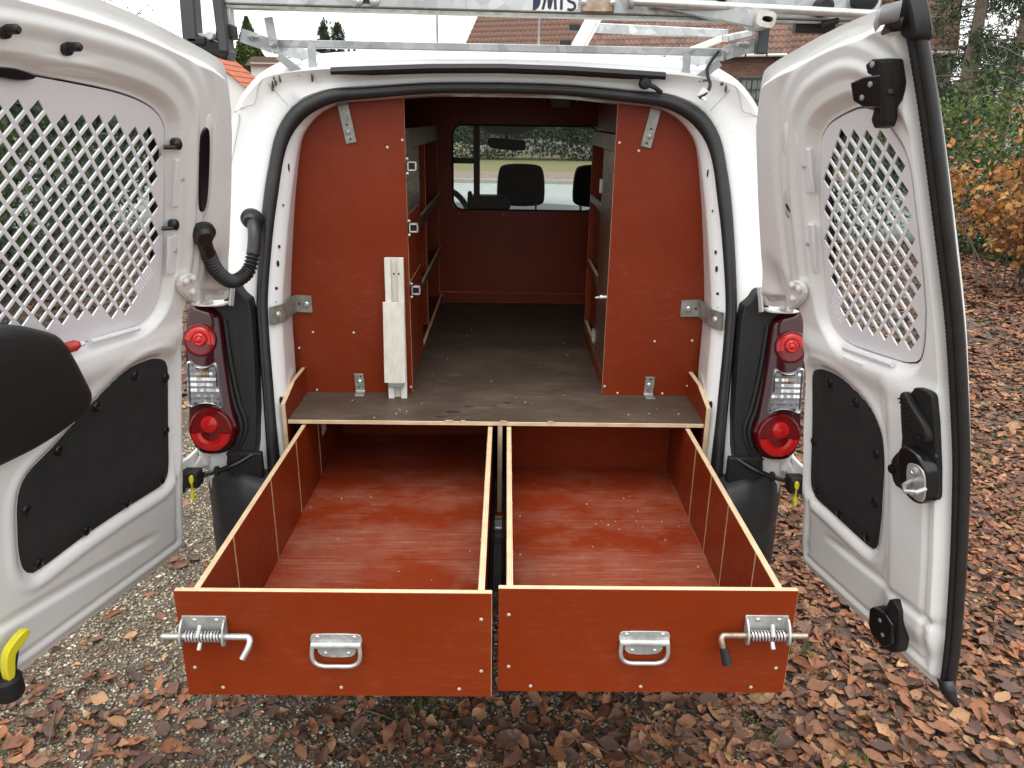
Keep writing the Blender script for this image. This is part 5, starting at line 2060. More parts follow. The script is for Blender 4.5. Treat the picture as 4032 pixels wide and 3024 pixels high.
LET = [[(0, 0), (.06, .2), (.20, .75), (.30, .95), (.40, .85), (.42, .5), (.44, .10)], [(.44, .10), (.50, .10), (.62, .6), (.74, .92), (.84, .85), (.86, .5), (.90, .0)],
       [(1.30, 0), (1.30, .95)], [(1.05, .95), (1.58, .95)],
       [(2.25, .92), (1.95, .95), (1.76, .85), (1.74, .65), (1.90, .52), (2.10, .46), (2.24, .30), (2.20, .08), (2.0, .0), (1.72, .03)]]
strokes(LET, .1065, 1.9515, .0358, .0033).build('sticker_letters', 'ink', rack)
# ================================================================== GROUND
def sheet(name, x0, x1, y0, y1, z, m, kind='structure', nx=1, ny=1, parent=None):
    mbg = MB()
    gx_, gy_ = np.linspace(x0, x1, nx+1), np.linspace(y0, y1, ny+1)
    mbg.loft([[(x, y, z) for x in gx_] for y in gy_], closed=False)
    o = mbg.build(name, m, parent, smooth=0)
    o['kind'] = kind
    return o


mat('footpath_dirt', (.20, .15, .115), .95, var=.35, vscale=5, bump=.4, bscale=50)
ground = sheet('ground', -300, 300, -200, 600, 0, 'soil', nx=20, ny=20)
road = sheet('road', -200, 200, 9.5, 18.95, .006, 'asphalt')
verge_ = sheet('verge', -200, 200, 19.1, 60, .05, 'verge')
path_ = sheet('footpath', -200, 200, 19.1, 23.0, .056, 'footpath_dirt')
kb = MB()
kb.box((0, 19.02, .05), (300, .14, .12))
kb.build('kerb', 'kerbstone', None, bevel=.01)['kind'] = 'structure'


def vmesh(name, V, F, colors, m, parent=None, kind=None, smooth=False):
    """mesh from numpy arrays; colors per vertex -> attribute tint."""
    me = bpy.data.meshes.new(name)
    nv, nf, k = len(V), len(F), F.shape[1]
    me.vertices.add(nv)
    me.vertices.foreach_set('co', V.astype(np.float32).ravel())
    me.loops.add(nf*k)
    me.loops.foreach_set('vertex_index', F.astype(np.int32).ravel())
    me.polygons.add(nf)
    me.polygons.foreach_set('loop_start', np.arange(0, nf*k, k, dtype=np.int32))
    me.update(calc_edges=True)
    me.validate()
    if colors is not None:
        at = me.attributes.new('tint', 'FLOAT_COLOR', 'POINT')
        c = np.ones((nv, 4), np.float32)
        c[:, :3] = colors
        at.data.foreach_set('color', c.ravel())
    me.materials.append(M[m])
    if smooth:
        me.shade_smooth()
    o = bpy.data.objects.new(name, me)
    COL.objects.link(o)
    reg(o)
    if kind:
        o['kind'] = kind
    return attach(o, parent)


def project(P):
    d = P-CAM_C
    z = d@_fw
    return np.stack([2016+CAM_F*(d@_rt)/z, 1512-CAM_F*(d@_up)/z], 1)*2212/4032, z


def leaf_template(seed, fine=False, fresh=False, coarse=False):
    """a curled, folded, ragged leaf of unit length."""
    r = np.random.default_rng(seed)
    ns = 9 if fine else (4 if coarse else 5)
    cross = (-1, 0, 1) if coarse else (-1, -.55, 0, .55, 1)
    nc = len(cross)
    st = np.linspace(0, 1, ns)
    wid = np.sin(np.pi*st**r.uniform(.7, 1.05))**r.uniform(.75, 1.1)*r.uniform(.22, .38)
    curl = r.uniform(-.25, .45)
    fold = r.uniform(-.2, .45)
    twist = r.uniform(-.5, .5)
    side_roll = r.uniform(-.5, 1.0, 2)
    crump = .035 if fresh else r.choice([.02, .035, .055])
    if fresh:
        curl, fold, twist, side_roll = curl*.5, fold*.4, twist*.3, side_roll*.25
    V = []
    for i, (t, w) in enumerate(zip(st, wid)):
        z0 = curl*(t-.5)**2*1.7+r.normal(0, crump*.5)
        tw = twist*(t-.5)
        for k, q in enumerate(cross):
            jag = r.uniform(.80, 1.15) if abs(q) == 1 and 0 < i < ns-1 else 1
            y = w*q*jag
            sr = side_roll[0 if q < 0 else 1]
            yy = y*(1-.35*abs(sr)*abs(q))
            zz = z0+fold*abs(y)*.6+sr*y*y*2.2+r.normal(0, crump)*(.3+abs(q)*.4)
            V.append((t-.5+r.normal(0, crump*.2), yy*math.cos(tw)-zz*math.sin(tw)*.3, zz+yy*math.sin(tw)))
    F = []
    for i in range(ns-1):
        for k in range(nc-1):
            a = nc*i+k
            F.append((a, a+1, a+nc+1, a+nc))
    return np.array(V), np.array(F)


def rot_batch(yaw, tilt, tdir):
    """rotation matrices: yaw about z then tilt about a horizontal axis tdir."""
    c, s = np.cos(yaw), np.sin(yaw)
    Rz = np.zeros((len(yaw), 3, 3))
    Rz[:, 0, 0], Rz[:, 0, 1], Rz[:, 1, 0], Rz[:, 1, 1], Rz[:, 2, 2] = c, -s, s, c, 1
    ax = np.stack([np.cos(tdir), np.sin(tdir), np.zeros_like(tdir)], 1)
    K_ = np.zeros((len(yaw), 3, 3))
    K_[:, 0, 1], K_[:, 0, 2], K_[:, 1, 0], K_[:, 1, 2], K_[:, 2, 0], K_[:, 2, 1] = -ax[:, 2], ax[:, 1], ax[:, 2], -ax[:, 0], -ax[:, 1], ax[:, 0]
    Rt = np.eye(3)[None]+np.sin(tilt)[:, None, None]*K_+(1-np.cos(tilt))[:, None, None]*(K_@K_)
    return Rt@Rz


LEAF_COL = np.array([(.215, .092, .046), (.17, .075, .041), (.24, .112, .056), (.12, .058, .038), (.27, .135, .068), (.19, .095, .058), (.075, .042, .032), (.22, .088, .040), (.31, .175, .088), (.14, .080, .058), (.095, .056, .043), (.18, .080, .044), (.13, .062, .04)])


def vnoise(x, y, seed=0):
    r = np.random.default_rng(seed)
    tot = 0
    for k in range(6):
        a, b, c = r.uniform(-3, 3), r.uniform(-3, 3), r.uniform(0, 6)
        tot = tot+np.sin(a*x+b*y+c)
    return tot/6


def scatter_leaves():
    X, Y_, S_, Lz = [], [], [], []
    zones = [(.15, 3.0, -.9, 1.6, 3000, .039), (.8, 4.5, 1.6, 4.0, 1300, .050), (1.0, 6.5, 4.0, 9.3, 420, .062), (-1.8, .15, -.9, 2.7, 1500, .038), (-4.5, -1.0, 2.3, 9.0, 260, .065), (-8, -3.5, 2.0, 9.3, 60, .09), (4.4, 10, -1, 9, 130, .085), (3.0, 4.4, -1.2, 1.6, 900, .045), (-14, 16, 9.0, 9.5, 40, .09)]
    for x0, x1, y0, y1, dens, sz in zones:
        n = int((x1-x0)*(y1-y0)*dens)
        x, y = rng.uniform(x0, x1, n), rng.uniform(y0, y1, n)
        keep = np.ones(n, bool)
        if x0 == -1.8:       # gravel: leaves only in drifts, thicker towards the camera
            nn = vnoise(x*1.3, y*1.3, 3)
            pk = np.clip(.05+.9*sstep(.05, .5, nn)*sstep(1.9, -.2, y)+1.0*sstep(.30, -.35, y)*sstep(-.45, .25, vnoise(x*2.0, y*2.0, 11))+.5*sstep(2.2, 2.7, y), 0, 1)
            pk = np.maximum(pk, sstep(-.75, .0, x)*.75)
            keep = rng.random(n) < pk
        if x0 == .15:
            pk = np.where(x < .9, .55+.45*sstep(.2, .8, x), 1.)
            keep = rng.random(n) < pk
        keep &= ~((np.abs(x) < .75) & (y > .35))
        x, y = x[keep], y[keep]
        X.append(x)
        Y_.append(y)
        S_.append(sz*rng.lognormal(0, .34, len(x)).clip(.45, 1.9))
        Lz.append(rng.uniform(.004, .024, len(x)))
    X, Y_, S_, Lz = map(np.concatenate, (X, Y_, S_, Lz))
    P = np.stack([X, Y_, Lz], 1)
    n = len(P)
    tilt = np.abs(rng.normal(0, .24, n))
    Rm = rot_batch(rng.uniform(0, 6.28, n), tilt, rng.uniform(0, 6.28, n))
    col = LEAF_COL[rng.integers(0, len(LEAF_COL), n)]*rng.uniform(.7, 1.6, (n, 1))
    # the 300 leaves that show largest: objects of their own
    uv, dz = project(P)
    u, v = uv.T
    vis = (v > 1512) & (v < 1655) & (u > 5) & (u < 2207)
    vis |= (u > 2108) & (u < 2207) & (v > 620) & (v < 1655)
    vis |= (u > 1730) & (u < 2030) & (v > 1285+(u-1745)*.92) & (v < 1655)
    vis |= (u > 60) & (u < 385) & (v > 1240+(345-u)*.70) & (v < 1655)
    size = np.where(vis, S_/dz, 0)
    big = np.argsort(-size)[:300]
    NT = 16
    tmpl = [leaf_template(k) for k in range(NT)]
    fine = [leaf_template(100+k, True) for k in range(NT)]
    crs = [leaf_template(k, coarse=True) for k in range(NT)]
    rest = np.setdiff1d(np.arange(n), big)
    which = rng.integers(0, NT, n)
    VV, FF, CC = [], [], []
    off = 0
    near_ = dz < 3.6
    for k in range(2*NT):
        sel = (which[rest] == k % NT) & (near_[rest] == (k < NT))
        idx = rest[sel]
        tv, tf = (tmpl if k < NT else crs)[k % NT]
        V = np.einsum('nij,kj->nki', Rm[idx], tv)*S_[idx][:, None, None]+P[idx][:, None, :]
        VV.append(V.reshape(-1, 3))
        FF.append((tf[None]+(np.arange(len(idx))*len(tv))[:, None, None]).reshape(-1, 4)+off)
        CC.append(np.repeat(col[idx], len(tv), 0))
        off += len(idx)*len(tv)
    vmesh('leaf_litter', np.vstack(VV), np.vstack(FF), np.vstack(CC), 'dead_leaf', ground, 'stuff')
    # shared meshes: 8 shapes x 5 colours
    lib = {}
    for i in big:
        key = (int(which[i]), int(rng.integers(0, 4)))
        m4 = Matrix.Translation(P[i]+np.array([0, 0, .010])) @ Matrix(Rm[i].tolist()).to_4x4() @ Matrix.Scale(float(S_[i]*1.08), 4)
        if key not in lib:
            tv, tf = fine[key[0]]
            o = vmesh('leaf', tv, tf, np.repeat([LEAF_COL[(key[0]*3+key[1]*5) % 13]*random.uniform(.9, 1.5)], len(tv), 0), 'dead_leaf', None)
            o.matrix_basis = m4
            reg(o, m4)
            attach(o, ground)
            lib[key] = o
        else:
            dup(lib[key], ground, m4)


scatter_leaves()


def pebbles():
    iv = np.array([(1, 0, 0), (-1, 0, 0), (0, 1, 0), (0, -1, 0), (0, 0, 1), (0, 0, -1)], float)
    fi = np.array([(0, 2, 4), (2, 1, 4), (1, 3, 4), (3, 0, 4), (2, 0, 5), (1, 2, 5), (3, 1, 5), (0, 3, 5)])
    n1 = 62000
    x = np.concatenate([rng.uniform(-1.75, -.35, n1), rng.uniform(-.5, .9, 14000), rng.uniform(-3, -.6, 5000)])
    y = np.concatenate([rng.uniform(-.8, 2.6, n1), rng.uniform(-.9, .3, 14000), rng.uniform(1.5, 4, 5000)])
    n = len(x)
    r = rng.lognormal(math.log(.0043), .36, n).clip(.0022, .011)
    sc = np.stack([r*rng.uniform(.9, 1.5, n), r*rng.uniform(.7, 1.1, n), r*rng.uniform(.45, .75, n)], 1)
    Rm = rot_batch(rng.uniform(0, 6.28, n), rng.normal(0, .3, n), rng.uniform(0, 6.28, n))
    V = iv[None]*sc[:, None, :]*rng.uniform(.85, 1.12, (n, 6, 1))
    V = np.einsum('nij,nkj->nki', Rm, V)+np.stack([x, y, r*.35], 1)[:, None, :]
    F = (fi[None]+(np.arange(n)*6)[:, None, None]).reshape(-1, 3)
    pal = np.array([(.30, .25, .17), (.22, .19, .14), (.42, .37, .27), (.16, .14, .11), (.12, .105, .085), (.55, .50, .40), (.26, .20, .13), (.20, .19, .17)])
    w = np.array([.17, .17, .15, .17, .14, .09, .08, .05])
    c = pal[rng.choice(len(pal), n, p=w/w.sum())]*rng.uniform(1.0, 1.45, (n, 1))
    vmesh('gravel', V.reshape(-1, 3), F, np.repeat(c, 6, 0), 'pebble', ground, 'stuff', smooth=True)


pebbles()


def grass():
    VV, FF, CC = [], [], []
    off = 0
    spots = []
    for _ in range(150):
        x, y = rng.uniform(.5, 4.5), rng.uniform(-.8, 5)
        spots.append((x, y))
    for _ in range(16):
        spots.append((rng.uniform(-1.4, .5), rng.uniform(-.7, .4)))
    for x, y in spots:
        n = int(rng.integers(8, 26))
        h = rng.uniform(.02, .06, n)
        p = np.stack([x+rng.normal(0, .025, n), y+rng.normal(0, .025, n), np.full(n, .008)], 1)
        a = rng.uniform(0, 6.28, n)
        d = np.stack([np.cos(a), np.sin(a), np.zeros(n)], 1)
        s = np.stack([-np.sin(a), np.cos(a), np.zeros(n)], 1)*.0016
        mid = p+d*h[:, None]*.25+np.array([0, 0, 1])*h[:, None]*.65
        tip = p+d*h[:, None]*.75+np.array([0, 0, 1])*h[:, None]*.95
        V = np.stack([p-s, p+s, mid+s*.8, mid-s*.8, tip], 1)
        VV.append(V.reshape(-1, 3))
        b = np.arange(n)*5+off
        FF.append(np.vstack([np.stack([b, b+1, b+2], 1), np.stack([b, b+2, b+3], 1), np.stack([b+3, b+2, b+4], 1)]))
        c = np.array([.075, .14, .03])*rng.uniform(.7, 1.5, (n, 1))
        CC.append(np.repeat(c, 5, 0))
        off += n*5
    vmesh('grass', np.vstack(VV), np.vstack(FF), np.vstack(CC), 'foliage', None, 'stuff')


grass()


def twigs():
    mb = MB()
    for _ in range(170):
        x, y = (rng.uniform(.3, 4), rng.uniform(-.8, 4)) if rng.random() < .75 else (rng.uniform(-1.6, .3), rng.uniform(-.7, 1.5))
        a, ln = rng.uniform(0, 6.28), rng.uniform(.05, .22)
        p = np.array([x, y, rng.uniform(.012, .03)])
        e = p+np.array([math.cos(a)*ln, math.sin(a)*ln, rng.uniform(-.008, .012)])
        mb.tube([p, (p+e)/2+rng.normal(0, .008, 3), e], [.0026, .002, .001], 5)
    mb.build('twig_litter', 'twig', ground)['kind'] = 'stuff'


twigs()


# ================================================================== PLANTS
def leaf_cards(P, size, pal, aspect=.5, up=.0, droop=0.):
    """diamond leaves with a folded midrib at points P."""
    n = len(P)
    a = rng.normal(0, 1, (n, 3))
    a[:, 2] += up
    a[:, 2] -= droop
    a /= np.linalg.norm(a, axis=1)[:, None]
    b = np.cross(a, rng.normal(0, 1, (n, 3)))
    b /= np.linalg.norm(b, axis=1)[:, None]
    nn = np.cross(a, b)
    s = (size*rng.uniform(.65, 1.3, n))[:, None]
    V = np.stack([P-a*s*.5, P+b*s*aspect*.5+nn*s*.08, P+a*s*.5, P-b*s*aspect*.5+nn*s*.08], 1).reshape(-1, 3)
    i = np.arange(n)*4
    F = np.vstack([np.stack([i, i+1, i+2], 1), np.stack([i, i+2, i+3], 1)])
    pal = np.array(pal)
    c = pal[rng.integers(0, len(pal), n)]*rng.uniform(.65, 1.35, (n, 1))
    return V, F, np.repeat(c, 4, 0)


def clump_points(c, r, n, clumps, spread, shell=.55):
    d = rng.normal(0, 1, (clumps, 3))
    d /= np.linalg.norm(d, axis=1)[:, None]
    rad = shell+(1-shell)*rng.random(clumps)**.5
    cc = np.array(c)+d*rad[:, None]*np.array(r)
    k = rng.integers(0, clumps, n)
    P = cc[k]+rng.normal(0, spread, (n, 3))*np.array([1, 1, .8])
    P[:, 2] = np.maximum(P[:, 2], .03)
    return P


GREEN_D = [(.030, .055, .022), (.045, .075, .026), (.022, .042, .02), (.06, .095, .03)]
GREEN_M = [(.055, .095, .028), (.075, .12, .03), (.04, .07, .024), (.10, .14, .035)]
GREEN_Y = [(.12, .16, .035), (.09, .135, .03), (.16, .19, .05), (.07, .10, .03)]
BEECH = [(.40, .165, .05), (.46, .21, .065), (.30, .12, .045), (.50, .27, .08), (.22, .10, .05), (.52, .33, .09), (.34, .17, .075)]


def shrub(name, label, base, r, n, size, pal, clumps=60, spread=.16, cat='shrub', group=None, stems=5, aspect=.5):
    t = thing(name, label, cat, base, group)
    c = (base[0], base[1], base[2]+r[2]*1.0)
    P = clump_points(c, r, n, clumps, spread)
    V, F, C_ = leaf_cards(P, size, pal, aspect)
    vmesh('crown', V, F, C_, 'foliage', t)
    mb = MB()
    for k in range(stems):
        a = rng.uniform(0, 6.28)
        e = np.array([base[0]+math.cos(a)*r[0]*.7, base[1]+math.sin(a)*r[1]*.7, base[2]+r[2]*rng.uniform(1.0, 1.7)])
        p0 = np.array([base[0]+.08*math.cos(a), base[1]+.08*math.sin(a), base[2]-.02])
        m_ = (p0+e)/2+rng.normal(0, .08, 3)
        mb.tube(cr([p0, m_, e], 8), list(np.linspace(.03, .008, 8)), 6)
    mb.build('stem', 'bark', t)['kind'] = 'stuff'
    return t


shrub('laurel_bush', 'dense green laurel bush seen through the upper part of the wide door window', (-4.7, 3.2, 0), (1.2, 1.3, 1.35), 9000, .085, GREEN_M+GREEN_D, 90, .15, group='laurel bushes beside the drive')
shrub('laurel_bush', 'green laurel bush behind the middle of the wide door window guard', (-5.1, 5.3, 0), (1.2, 1.3, 1.4), 8000, .085, GREEN_D+GREEN_M, 90, .15, group='laurel bushes beside the drive')
shrub('laurel_bush', 'darker laurel bush behind the hinge side of the wide door window', (-5.6, 7.7, 0), (1.3, 1.3, 1.5), 7000, .09, GREEN_D, 80, .16, group='laurel bushes beside the drive')
shrub('laurel_bush', 'tall dark bush at the end of the drive beyond the wide door', (-6.3, 9.9, 0), (1.2, .9, 1.5), 5000, .10, GREEN_D+GREEN_M, 60, .18, group='laurel bushes beside the drive')
shrub('evergreen_shrub', 'dark evergreen shrub behind the narrow door window guard', (5.2, 10.2, 0), (1.3, 1.0, 1.1), 5000, .10, GREEN_D, 60, .18, group='evergreen shrubs past the narrow door')
shrub('evergreen_shrub', 'green leafy shrub filling the top of the narrow door window', (6.9, 9.0, 0), (1.2, 1.0, 1.2), 5000, .09, GREEN_D+GREEN_M, 60, .17, group='evergreen shrubs past the narrow door')
shrub('evergreen_shrub', 'yellow-green bushy shrub below the leaning bare trunk', (9.6, 14.2, 0), (1.9, 1.2, 1.15), 7000, .10, GREEN_Y, 80, .2, group='evergreen shrubs past the narrow door')
shrub('evergreen_shrub', 'dark rounded shrub between the beech and the black door seal', (6.6, 8.0, 0), (.9, .8, .62), 4000, .07, GREEN_D+GREEN_M, 50, .13, group='evergreen shrubs past the narrow door')
shrub('evergreen_shrub', 'green shrub under the conifers behind the beech leaves', (10.6, 11.5, 0), (1.6, 1.2, 1.05), 5000, .10, GREEN_M, 60, .2, group='evergreen shrubs past the narrow door')
shrub('evergreen_shrub', 'small light green shrub below the brick house window', (7.9, 27.5, 0), (1.6, 1.0, 1.3), 3500, .12, GREEN_Y, 50, .2, group='evergreen shrubs past the narrow door')


def beech():
    t = thing('beech_shrub', 'beech shrub with orange autumn leaves at the edge of the leaf-covered ground', 'shrub', (6.0, 6.0, 0))
    mb = MB()
    tips = []
    for k in range(44):
        a = rng.uniform(1.6, 5.6)
        p0 = np.array([5.9+rng.normal(0, .25), 5.9+rng.normal(0, .3), 0])
        ln = rng.uniform(1.0, 2.1)
        el = rng.uniform(.12, 1.35)
        e = p0+np.array([math.cos(a)*math.cos(el)*ln, math.sin(a)*math.cos(el)*ln, .22+math.sin(el)*ln])
        m_ = (p0+e)/2+rng.normal(0, .08, 3)+np.array([0, 0, .12])
        q = cr([p0, m_, e], 12)
        mb.tube(q, list(np.linspace(.012, .002, 12)), 5)
        for _ in range(5):
            i = rng.integers(4, 12)
            d = rng.normal(0, 1, 3)
            d[2] = abs(d[2])*.3
            d /= np.linalg.norm(d)
            q2 = q[i]+d*rng.uniform(.15, .45)
            mb.tube([q[i], (q[i]+q2)/2+rng.normal(0, .015, 3), q2], [.003, .002, .001], 4)
            tips.append(np.linspace(q[i], q2, 8))
        tips.append(q[3:])
    mb.build('stem', 'twig', t)['kind'] = 'stuff'
    T_ = np.vstack(tips)
    n = 4600
    P = T_[rng.integers(0, len(T_), n)]+rng.normal(0, .045, (n, 3))
    P = P[P[:, 2] > .12]
    wgt = np.clip(1.5-P[:, 2]/2.2, .25, 1)
    P = P[rng.random(len(P)) < wgt]
    uv, dz = project(P)
    vis = (uv[:, 0] > 2105) & (uv[:, 0] < 2207) & (uv[:, 1] > 150) & (uv[:, 1] < 640)
    order = np.argsort(np.where(vis, dz, 1e6))
    near, rest = order[:200], order[200:]
    V, F, C_ = leaf_cards(P[rest], .078, BEECH, .62)
    vmesh('crown', V, F, C_, 'foliage', t, None)
    lib = []
    for k in range(10):
        tv, tf = leaf_template(300+k, True, True)
        lib.append(vmesh('leaf', tv*np.array([1, .95, .7]), tf, np.repeat([np.array(BEECH[k % 6])*random.uniform(.9, 1.15)], len(tv), 0), 'foliage', None))
    used = set()
    for j in near:
        k = int(rng.integers(0, 10))
        q = Quaternion(rng.normal(0, 1, 4).tolist()).normalized()
        m4 = Matrix.Translation(P[j]) @ q.to_matrix().to_4x4() @ Matrix.Scale(float(rng.uniform(.06, .095)), 4)
        if k not in used:
            lib[k].matrix_basis = m4
            reg(lib[k], m4)
            attach(lib[k], t)
            used.add(k)
        else:
            dup(lib[k], t, m4)


beech()


def conifer(name, label, base, h, r, z0, n, pal, lean=(0, 0), size=.16, trunk=.16, cat='tree', group=None, dens=1.):
    t = thing(name, label, cat, base, group)
    b = np.array(base)
    mb = MB()
    top = b+np.array([lean[0], lean[1], h])
    mb.tube(cr([b-np.array([0, 0, .1]), (b+top)/2+np.array([.05, 0, 0]), top], 14), list(np.linspace(trunk, .02, 14)), 10)
    mb.build('trunk', 'bark', t)
    mb = MB()
    pts = []
    nb = int(h*9*dens)
    for k in range(nb):
        f = rng.uniform(0, 1)
        z = z0+(h-z0)*f
        ln = r*(1-f)**.8*rng.uniform(.55, 1.1)+.15
        a = rng.uniform(0, 6.28)
        p0 = b+(top-b)*(z/h)
        e = p0+np.array([math.cos(a)*ln, math.sin(a)*ln, -ln*rng.uniform(.05, .42)])
        m_ = (p0+e)/2+np.array([0, 0, ln*.08])
        q = cr([p0, m_, e], 7)
        mb.tube(q, list(np.linspace(.022, .004, 7)), 4)
        m = int(14*ln/1.0)+4
        ss = rng.uniform(.15, 1, m)
        base_p = np.stack([np.interp(ss, np.linspace(0, 1, 7), q[:, i]) for i in range(3)], 1)
        base_p += rng.normal(0, .10, (m, 3))*np.array([1, 1, .6])
        base_p[:, 2] -= rng.uniform(0, .22, m)
        pts.append(base_p)
    mb.build('branch', 'bark', t)['kind'] = 'stuff'
    T_ = np.vstack(pts)
    P = T_[rng.integers(0, len(T_), n)]+rng.normal(0, .07, (n, 3))
    V, F, C_ = leaf_cards(P, size, pal, .22, droop=.6)
    vmesh('crown', V, F, C_, 'foliage', t)
    return t


NEEDLE = [(.030, .055, .028), (.045, .075, .03), (.022, .04, .022), (.06, .085, .035)]
conifer('spruce_tree', 'tall spruce right behind the top of the black door seal', (10.6, 17.0, 0), 11, 2.6, 1.6, 10000, NEEDLE, group='spruce trees')
conifer('spruce_tree', 'spruce with sparse drooping branches beyond the leaning bare trunk', (13.2, 19.5, 0), 12, 2.7, 1.8, 9000, NEEDLE, group='spruce trees')
conifer('spruce_tree', 'dark spruce at the top corner above the orange beech', (15.0, 16.5, 0), 11, 2.6, 1.7, 10000, NEEDLE, group='spruce trees')
conifer('spruce_tree', 'farther spruce showing sky through its crown', (12.0, 26.0, 0), 13, 2.8, 1.5, 8000, NEEDLE, group='spruce trees')
conifer('spruce_tree', 'farthest spruce among the conifers beside the house', (16.6, 27.5, 0), 13, 2.8, 1.5, 8000, NEEDLE, group='spruce trees')
tr_ = thing('bare_pine_trunk', 'bare pale brown trunk leaning among the conifers', 'tree', (11.35, 18, 0))
mb = MB()
mb.tube(cr([(11.40, 18.0, -.05), (11.36, 18.0, 2.4), (11.22, 18.0, 4.4), (11.05, 18, 9)], 20), list(np.linspace(.13, .10, 20)), 10)
mb.build('trunk', 'bark', tr_)
mb = MB()
for k in range(26):
    z = rng.uniform(1.8, 4.6)
    a = rng.uniform(0, 6.28)
    p0 = np.array([11.36-.05*(z-2.4), 18, z])
    ln = rng.uniform(.4, 1.6)
    e = p0+np.array([math.cos(a)*ln, math.sin(a)*ln, rng.uniform(-.3, .4)*ln])
    mb.tube(cr([p0, (p0+e)/2+rng.normal(0, .06, 3), e], 6), list(np.linspace(.014, .004, 6)), 4)
mb.build('branch', 'twig', tr_)['kind'] = 'stuff'


def thuja(name, label, base, r, h, pal, n=9000):
    t = thing(name, label, 'tree', base)
    k = rng.random(n)**.7
    a = rng.uniform(0, 6.28, n)
    rr = r*(1-k**2.2)*np.sqrt(rng.uniform(.45, 1, n))*(1+.18*np.sin(a*5+k*20))
    P = np.stack([base[0]+rr*np.cos(a), base[1]+rr*np.sin(a), base[2]+.1+h*k], 1)
    V, F, C_ = leaf_cards(P, .22, pal, .35, up=1.2)
    vmesh('crown', V, F, C_, 'foliage', t)
    mb = MB()
    mb.tube([(base[0], base[1], base[2]-.1), (base[0], base[1], base[2]+h*.9)], [.14, .03], 8)
    mb.build('trunk', 'bark', t)


thuja('thuja_tree', 'bright green columnar thuja above the white building wall', (-9.75, 29.5, 0), 1.0, 4.9, GREEN_M+GREEN_Y[:1])
thuja('thuja_tree', 'dark thuja beside the open door top edge, in front of the red roof house', (-10.65, 29.0, 0), .8, 4.4, GREEN_D)
conifer('spruce_tree', 'small far conifer tops just above the van roof, left of the tiled roof', (-13.5, 60, 0), 8.3, 2.0, 2.5, 5000, NEEDLE, size=.34, group='spruce trees')
conifer('spruce_tree', 'far conifer with rounded top next to the chimney above the van roof', (-12.6, 60, 0), 8.0, 1.7, 2.5, 5000, NEEDLE, size=.34, group='spruce trees')


def bare_tree(name, label, base, h, spread, n=260, leaves=0):
    t = thing(name, label, 'tree', base)
    b = np.array(base, float)
    mb = MB()
    mb.tube([b-np.array([0, 0, .1]), b+np.array([.1, 0, h*.5]), b+np.array([0, .1, h*.8])], [.12, .08, .03], 8)
    mb.build('trunk', 'bark', t)
    mb = MB()
    ends = []
    for k in range(n):
        z = rng.uniform(.35, .8)*h
        a = rng.uniform(0, 6.28)
        ln = rng.uniform(.3, 1)*spread
        p0 = b+np.array([.05, .02, z])
        e = p0+np.array([math.cos(a)*ln, math.sin(a)*ln, ln*rng.uniform(.2, 1.1)])
        q = cr([p0, (p0+e)/2+rng.normal(0, .08, 3), e], 6)
        mb.tube(q, list(np.linspace(.014, .004, 6)), 4)
        ends.append(q[2:])
    mb.build('branch', 'twig', t)['kind'] = 'stuff'
    if leaves:
        T_ = np.vstack(ends)
        P = T_[rng.integers(0, len(T_), leaves)]+rng.normal(0, .06, (leaves, 3))
        V, F, C_ = leaf_cards(P, .07, BEECH[:3]+[(.3, .22, .12)], .6)
        vmesh('crown', V, F, C_, 'foliage', t)


bare_tree('bare_tree', 'nearly bare tree with a few brown leaves, peeking above the wide door', (-9.9, 19.0, 0), 4.5, 1.1, 120, 500)
bare_tree('bare_tree', 'bare twiggy tree between the two thujas', (-10.6, 34, 0), 4.6, 1.0, 140)


def hedge():
    t = thing('hedge', 'long dark green hedge across the road, seen through the windscreen', 'hedge', (0, 30, 0))
    n = 60000
    P = np.stack([rng.uniform(-14, 9, n), rng.uniform(29.3, 31.2, n), np.abs(rng.uniform(.12, 2.35, n))], 1)
    thin = (P[:, 2] < .75) & (rng.random(n) < .72)
    P = P[~thin]
    P[:, 2] += .12*np.sin(P[:, 0]*1.3)
    V, F, C_ = leaf_cards(P, .17, GREEN_D+[(.035, .05, .03)], .5)
    vmesh('crown', V, F, C_, 'foliage', t)
    mb = MB()
    for x in np.arange(-14, 9, .45):
        xx = x+rng.normal(0, .1)
        mb.tube([(xx, 29.9, -.05), (xx+rng.normal(0, .1), 29.9, 1.0), (xx+rng.normal(0, .2), 29.9, 1.8)], [.03, .02, .008], 5)
    mb.build('stem', 'bark', t)['kind'] = 'stuff'


hedge()

# ================================================================== BUILDINGS
house = thing('brick_house', 'brick house with brown pantile roof behind the van', 'house', (5, 34, 0))
HE = np.array([-2.2, 35.7])
HU = np.array([.922, -.387])
HU = HU/np.linalg.norm(HU)
HV = np.array([-HU[1], HU[0]])
ZE = 4.10


def hp3(t, v, z):
    p = HE+HU*t+HV*v
    return (p[0], p[1], z)


mb = MB()
Lh, Dh = 20.0, 4.6
PITCH = math.radians(44)


def rf(t, s_, d=0.):
    """point on the roof slope: t along the eaves, s up the slope, d proud of it."""
    return hp3(t, s_*math.cos(PITCH)-d*math.sin(PITCH), ZE+s_*math.sin(PITCH)+d*math.cos(PITCH))


mb.add([rf(0, 0), rf(Lh, 0), rf(Lh, 6), rf(0, 6), hp3(Lh, 8.6, ZE), hp3(0, 8.6, ZE)], [(0, 1, 2, 3), (3, 2, 4, 5)])
roof_o = mb.build('roof', 'tile_b', house, smooth=0)
